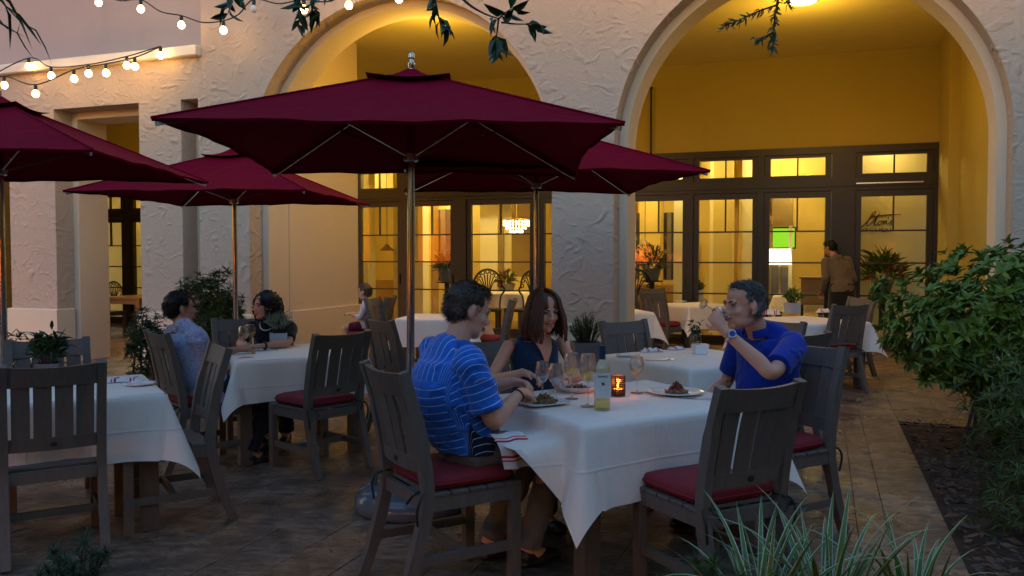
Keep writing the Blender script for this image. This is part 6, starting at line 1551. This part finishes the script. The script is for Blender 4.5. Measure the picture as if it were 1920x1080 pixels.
# palm at the top left
pb = Vector((-3.1, 1.7, 0)); pt = thing('palm_tree', 'palm whose frond tips droop into the top left corner', 'tree', pb, 0, 'trees over the terrace')
MB().tube([(0, 0, 0), (0.02, 0, 1.2), (0.05, 0.05, 2.4), (0.1, 0.1, 3.1)], [0.15, 0.12, 0.11, 0.12], 14).build('trunk', M['bark'], pt, 60)
rr = random.Random(61); fl_ = leaf_geo(MB(), (0, 0, 0), (0, 1, 0), (0, 0, 1), 1.0, 0.075, 0.30).mesh('leaflet', M['leaf_dark'], 60)
def frond(end, n=30, seed=0):
    a = Vector((0.1, 0.1, 3.1)); e = Vector(end) - pb; P = cr([a, a.lerp(e, .5) + Z * .45, e], 14); fo = MB().tube(P, [0.014 - 0.011 * i / (len(P) - 1) for i in range(len(P))], 6).build('frond', M['leaf_dark'], pt, 60)
    for i in range(n):
        k = 4 + int((len(P) - 5) * i / (n - 1)); tdir = (P[min(k + 1, len(P) - 1)] - P[k - 1]).normalized()
        for sg in (-1, 1):
            s_ = tdir.cross(Z).normalized() * sg; d = (s_ * 0.6 + tdir * 0.8 - Z * 0.35 + rvec(rr) * .18).normalized(); nn = (Z * 0.6 + rvec(rr) * 0.7 - Vector((0, 1, 0)) * 0.4); nn = (nn - d * nn.dot(d)).normalized(); x_ = d.cross(nn)
            o = inst('leaflet', fl_, fo); o.matrix_local = Matrix.Translation(P[k]) @ Matrix((x_, d, nn)).transposed().to_4x4() @ Matrix.Scale(rr.uniform(.30, .45) * (1 - .35 * i / n), 4)
frond(D(38, 40, 4.0)); frond(D(-30, 10, 4.3)); frond(D(-60, -60, 4.6)); frond((-4.4, 2.4, 3.3)); frond((-3.6, 0.2, 3.2)); frond((-2.2, 0.6, 3.4)); frond((-1.9, 2.3, 3.5))

# ================================================================== inside the dining room
def FP(px, py, Yf):            # facade coordinates of a sight line at facade depth Yf
    th = math.atan((px - 960) / FPX) - AF; X = Yf * math.tan(th); w = FW(X, Yf, 0); d = w.y
    return Vector((X, Yf, D(px, py, d).z))
def fthing(name, label, cat, P, rz=0.0, group=None): return thing(name, label, cat, FW(*P), -AF + rz, group)
# script sign on the wall: lettering as raised strokes
P0 = FP(1640, 415, 15.74)
sg = fthing('wall_sign', 'dark script restaurant sign on the cream wall behind the last glass door', 'sign', P0)
def stroke(pts, w=0.012):
    Q = [FP(1400 + x / 2.842, 260 + y / 2.842, 15.74) - P0 for x, y in pts]; P = cr(Q, 4)
    MB().tube(P, [(0.004, w * (0.55 + 0.45 * math.sin(3.14 * i / (len(P) - 1)))) for i in range(len(P))], 6, True, (0, 1, 0)).build('script_stroke', M['ink'], sg, 60)
stroke([(596, 478), (618, 462), (648, 432), (674, 404), (684, 391), (674, 391), (654, 418), (638, 448), (638, 463), (652, 458)])
stroke([(652, 458), (676, 432), (694, 410), (706, 396)]); stroke([(700, 402), (684, 432), (676, 455), (684, 461), (696, 452)])
stroke([(650, 420), (690, 413), (752, 406), (818, 403)])
stroke([(708, 438), (697, 446), (697, 457), (706, 458), (716, 446), (712, 437), (706, 440)], 0.010)
stroke([(714, 446), (726, 438), (720, 458), (732, 442), (742, 438), (738, 452), (746, 456)], 0.010)
stroke([(752, 418), (748, 430)], 0.009); stroke([(746, 456), (760, 446), (770, 434), (764, 446), (768, 456), (756, 462)], 0.010)
tm = text_mesh('KITCHEN', 0.088, 0.002); a = vget(tm); xr = a[:, 0].max() - a[:, 0].min(); L0 = FP(1606, 430, 15.74); L1 = FP(1669, 430, 15.74)
sc = (L1.x - L0.x) / xr; a[:, 0] = (a[:, 0] - a[:, 0].min()) * sc + L0.x - P0.x; z = a[:, 1].copy(); a[:, 1] = -a[:, 2]; a[:, 2] = z * 1.0 + FP(1640, 434.5, 15.74).z - P0.z; vset(tm, a); tm.materials.clear(); tm.materials.append(M['ink'])
inst('lettering', tm, sg)
# pendants
def pendant(label, px, py, Yf, s=1.0):
    P = FP(px, py, Yf); t = fthing('pendant_lamp', label, 'lamp', P, 0, 'pendant lamps in the dining room')
    MB().lathe([(0.16 * s, 0.0), (0.157 * s, 0.01), (0.06 * s, 0.10 * s), (0.03 * s, 0.14 * s), (0.018, 0.15 * s)], 24).build('shade', M['oak'], t, 60)
    MB().lathe([(0.0, 0.004), (0.14 * s, 0.004), (0.14 * s, 0.012)], 20).build('lamp_glow', M['spot'], t)
    MB().tube([(0, 0, 0.14 * s), (0, 0, 3.42 - P.z)], 0.006, 5).build('cord', M['black'], t)
pendant('cone pendant lamp in the leftmost lit door', 726, 470, 16.2); pendant('cone pendant lamp just right of the pillar, above the indoor plant', 1209, 462, 15.8, 0.9)
# chandelier of crystal drops
P = FP(968, 425, 16.4); t = fthing('chandelier', 'glowing crystal chandelier behind the middle glass door', 'chandelier', P); rr = random.Random(71)
for ring, (rad, z, n) in enumerate(((0.26, 0.10, 26), (0.26, 0.04, 26), (0.20, -0.03, 20), (0.13, -0.10, 14))):
    cm = MB()
    for i in range(n): a = 6.283 * i / n; cm.ell((rad * math.cos(a), rad * math.sin(a), z + rr.uniform(-.012, .012)), (0.013, 0.013, 0.026), None, 6, 5)
    stuff(cm.build('crystal_ring', M['crystal'], t))
MB().lathe([(0.27, 0.13), (0.28, 0.15), (0.27, 0.16)], 24).build('frame', M['gold'], t, 60); MB().tube([(0, 0, 0.15), (0, 0, 3.42 - P.z)], 0.008, 5).build('rod', M['gold'], t)
# shell-back iron chairs
def shell_chair(label, px, py, Yf, rz=0.0):
    P = FP(px, py, Yf); top = P.z; t = fthing('shell_back_chair', label, 'chair', (P.x, P.y, 0), rz, 'shell-back iron chairs in the dining room')
    cz = top - 0.30
    MB().tube([(0.27 * math.cos(a), 0, cz + 0.30 * math.sin(a)) for a in [R(-10) + R(200) * i / 20 for i in range(21)]], 0.018, 6).build('back_hoop', M['iron'], t, 60)
    for i in range(7):
        a = R(35) + R(110) * i / 6; MB().tube(cr([(0.04 * math.cos(a), 0, cz - 0.22), (0.10 * math.cos(a), 0, cz - 0.02), (0.20 * math.cos(a), 0, cz + 0.20 * math.sin(a))], 5), 0.011, 5).build('spoke', M['iron'], t, 60)
    for i in range(9):
        a = R(0) + R(180) * i / 8; c = Vector((0.235 * math.cos(a), 0, cz + 0.255 * math.sin(a))); MB().tube([c + Vector((math.cos(b), 0, math.sin(b))) * 0.034 for b in [6.283 * k / 10 for k in range(11)]], 0.011, 5, False).build('scallop', M['iron'], t, 60)
    for s in (-1, 1):
        MB().tube(cr([(s * 0.27, 0, cz), (s * 0.33, 0.03, cz - 0.10), (s * 0.24, 0.04, cz - 0.28), (s * 0.24, 0.0, 0)], 5), 0.018, 6).build('rear_leg', M['iron'], t, 60)
        MB().tube([(s * 0.24, -0.45, 0.46), (s * 0.25, -0.46, 0)], 0.018, 6).build('front_leg', M['iron'], t, 60)
    MB().box(-0.26, 0.26, -0.47, 0.02, 0.44, 0.49, bev=0.01).build('seat', M['iron'], t)
shell_chair('dark shell-back chair behind the door, above the head of the man in stripes', 914, 505, 15.2, 0.2)
shell_chair('dark shell-back chair behind the door, left of the woman in navy\'s head', 998, 507, 15.3, -0.3); shell_chair('dark shell-back chair just right of the pillar behind glass', 1192, 505, 15.2, 0.3)
shell_chair('dark shell-back chair behind the door of the left wing', 213, 528, 15.4, 0.0)
# indoor tables with white cloths
for lab, clab, px, Yf, sd in (('indoor table behind the middle glass door', 'bright white cloth on the indoor table behind the middle door', 955, 16.2, 61), ('indoor table behind the third door of the right bay', 'white cloth on the indoor table behind the third door', 1500, 16.9, 62)):
    P = FP(px, 560, Yf); c = FW(P.x, P.y, 0).xy; uu, vv = rot2(-AF); table_thing(lab, c - uu * .45 - vv * .45, 0.9, 0.9, -AF); cloth(clab, c, 0.9, 0.9, -AF, 0.3, sd)
def indoor_plant(label, px, py, Yf, h, rad, mat, n, L, Wd, seed, stand=0.75, petals=0):
    P = FP(px, py, Yf); t = fthing('indoor_plant', label, 'plant', (P.x, P.y, P.z - 0.25 - stand), 0, 'plants in the dining room'); rr = random.Random(seed)
    MB().lathe([(0.0, 0.0), (0.16, 0.0), (0.15, 0.03), (0.05, 0.06), (0.05, stand - 0.03), (0.20, stand - 0.02), (0.20, stand)], 18).build('stand', M['iron'], t, 40)
    MB().lathe([(0.0, stand + 0.001), (0.12, stand + 0.001), (0.18, stand + 0.22), (0.165, stand + 0.22), (0.15, stand + 0.18), (0.0, stand + 0.18)], 18).build('pot', M['pot_grey'], t, 40)
    lf = MB(); pf = MB()
    for i in range(n):
        d = rvec(rr); d.z = abs(d.z); p = Vector((d.x * rad, d.y * rad, stand + 0.2 + d.z * h)) * 1.0; q = rr.uniform(.4, 1); p = Vector((p.x * q, p.y * q, stand + .2 + (p.z - stand - .2) * q))
        leaf_geo(lf, p, d + rvec(rr) * .5 + Z * .3, Z, L * rr.uniform(.7, 1.3), Wd)
        if petals and i % (n // petals) == 0:
            for k in range(6): leaf_geo(pf, p + d * .05, rvec(rr) + d, Z, 0.09, 0.035)
    stuff(lf.build('foliage', M[mat], t))
    if petals: stuff(pf.build('flowers', M['petal'], t))
indoor_plant('potted plant indoors, above the shoulder of the man in stripes', 838, 505, 15.6, 0.38, 0.24, 'leaf_needle', 260, 0.16, 0.03, 81, 0.85)
indoor_plant('bushy potted plant indoors, just right of the pillar', 1222, 500, 15.4, 0.40, 0.26, 'leaf_needle', 320, 0.15, 0.03, 82, 0.85)
indoor_plant('flower arrangement with red blooms behind the last glass door', 1655, 520, 15.2, 0.42, 0.34, 'leaf', 160, 0.24, 0.07, 83, 0.60, 14)
indoor_plant('flower arrangement with broad leaf behind the middle glass door', 950, 530, 16.6, 0.25, 0.15, 'leaf', 60, 0.16, 0.06, 84, 0.75, 8)
# bright bar corner seen through the third door: green screen, white shade and counter
P = FP(1461, 448, 18.9); t = fthing('wall_screen', 'bright green lit panel seen through the third door', 'screen', P)
MB().box(-0.30, 0.30, 0, 0.04, -0.18, 0.22).build('panel', M['screen_green'], t); MB().box(-0.33, 0.33, 0.041, 0.07, -0.21, 0.25).build('frame', M['black'], t)
P = FP(1462, 481, 17.6); t = fthing('lamp_shade', 'glowing white drum lamp seen through the third door', 'lamp', P)
MB().lathe([(0.22, -0.16), (0.20, 0.15)], 24).build('shade', M['shade'], t, 60); MB().tube([(0, 0, -0.16), (0, 0, -P.z)], 0.02, 8).build('stand', M['steel'], t)
MB().lathe([(0.0, -P.z), (0.14, -P.z), (0.14, -P.z + 0.02), (0.0, -P.z + 0.02)], 18).build('foot', M['steel'], t)
P = FP(1527, 545, 16.1); t = fthing('host_stand', 'oak host stand seen through the right half of the third door', 'cabinet', (P.x, P.y, 0))
MB().box(-0.22, 0.22, -0.2, 0.2, 0.62, 1.08, bev=.01).build('cabinet', M['oak'], t); MB().box(-0.25, 0.25, -0.23, 0.23, 1.081, 1.11).build('top', M['oak'], t)
for sx in (-1, 1):
    for sy in (-1, 1): MB().box(sx * .2 - .02, sx * .2 + .02, sy * .18 - .02, sy * .18 + .02, 0, 0.62).build('leg', M['iron'], t)
for i in range(2): MB().box(-0.20, 0.20, -0.212, -0.2, 0.65 + i * 0.21, 0.84 + i * 0.21).build('drawer', M['oak'], t)
# dark down-pipe rod at the left of the right arch
P = FP(1219, 250, 14.42); t = fthing('hanging_rod', 'thin black rod hanging at the left inside the right arch', 'rod', P); MB().tube([(0, 0, -0.75), (0, 0, 0.75)], 0.018, 8).build('rod', M['black'], t, 60); MB().lathe([(0.03, 0.74), (0.03, 0.77)], 10).build('bracket', M['black'], t)

# walls, columns and dark windows that break up the room behind the panes
M['room_cream'] = simple('room_cream', (0.86, 0.78, 0.46), 0.7, var=0.06, nscale=1.5, bstr=0.05); M['night_window'] = simple('night_window', (0.055, 0.058, 0.062), 0.15, var=0.3, nscale=4)
M['curtain'] = simple('curtain', (0.20, 0.19, 0.18), 0.9, var=0.35, nscale=22, stretch=(3, 3, 0.05)); M['room_rust'] = simple('room_rust', (0.42, 0.24, 0.06), 0.6, var=0.2)
def room_piece(name, px0, px1, Yf, z0, z1, mat, dep=0.3):
    a, b = FP(px0, 500, Yf).x, FP(px1, 500, Yf).x; MB().box(min(a, b), max(a, b), Yf, Yf + dep, z0, z1).build(name, M[mat], bld)
room_piece('room_column', 678, 691, 16.0, 0, 3.42, 'room_cream'); room_piece('room_column', 738, 752, 16.3, 0, 3.42, 'room_cream'); room_piece('room_column', 776, 793, 16.0, 0, 3.42, 'room_cream'); room_piece('room_column', 795, 812, 17.6, 0, 3.42, 'room_rust')
room_piece('night_window', 816, 852, 18.0, 0.9, 2.55, 'night_window', .05); room_piece('curtain', 826, 834, 17.9, 0.9, 2.55, 'curtain', .06); room_piece('bench_back', 690, 742, 17.0, 0, 0.95, 'room_rust', .2)
room_piece('wall_panel', 900, 934, 17.45, 0.4, 2.9, 'room_cream', .05); room_piece('wall_panel', 942, 958, 17.45, 0.4, 2.9, 'sign_wall', .05); room_piece('doorway', 936, 944, 17.4, 0, 2.2, 'room_dark', .1)
room_piece('night_window', 1192, 1262, 17.2, 1.0, 2.35, 'night_window', .05); room_piece('curtain', 1226, 1240, 17.1, 1.0, 2.35, 'curtain', .06); room_piece('curtain', 1250, 1258, 17.1, 1.0, 2.35, 'curtain', .06); room_piece('bench_back', 1192, 1262, 16.6, 0, 0.92, 'room_rust', .2)
room_piece('room_column', 1263, 1282, 16.2, 0, 3.42, 'room_cream'); room_piece('room_column', 1330, 1342, 16.6, 0, 3.42, 'room_cream'); room_piece('room_column', 1346, 1382, 17.4, 0, 3.42, 'room_rust'); room_piece('room_column', 1390, 1412, 16.4, 0, 3.42, 'room_cream')
room_piece('dark_alcove', 1442, 1486, 19.4, 2.05, 2.75, 'room_dark', .05); room_piece('dark_alcove', 1446, 1482, 18.4, 0.4, 1.25, 'curtain', .05); room_piece('wall_panel', 1478, 1485, 18.2, 0.3, 2.1, 'room_cream', .04)
room_piece('picture_frame', 1290, 1300, 19.9, 1.2, 2.0, 'room_dark', .05)
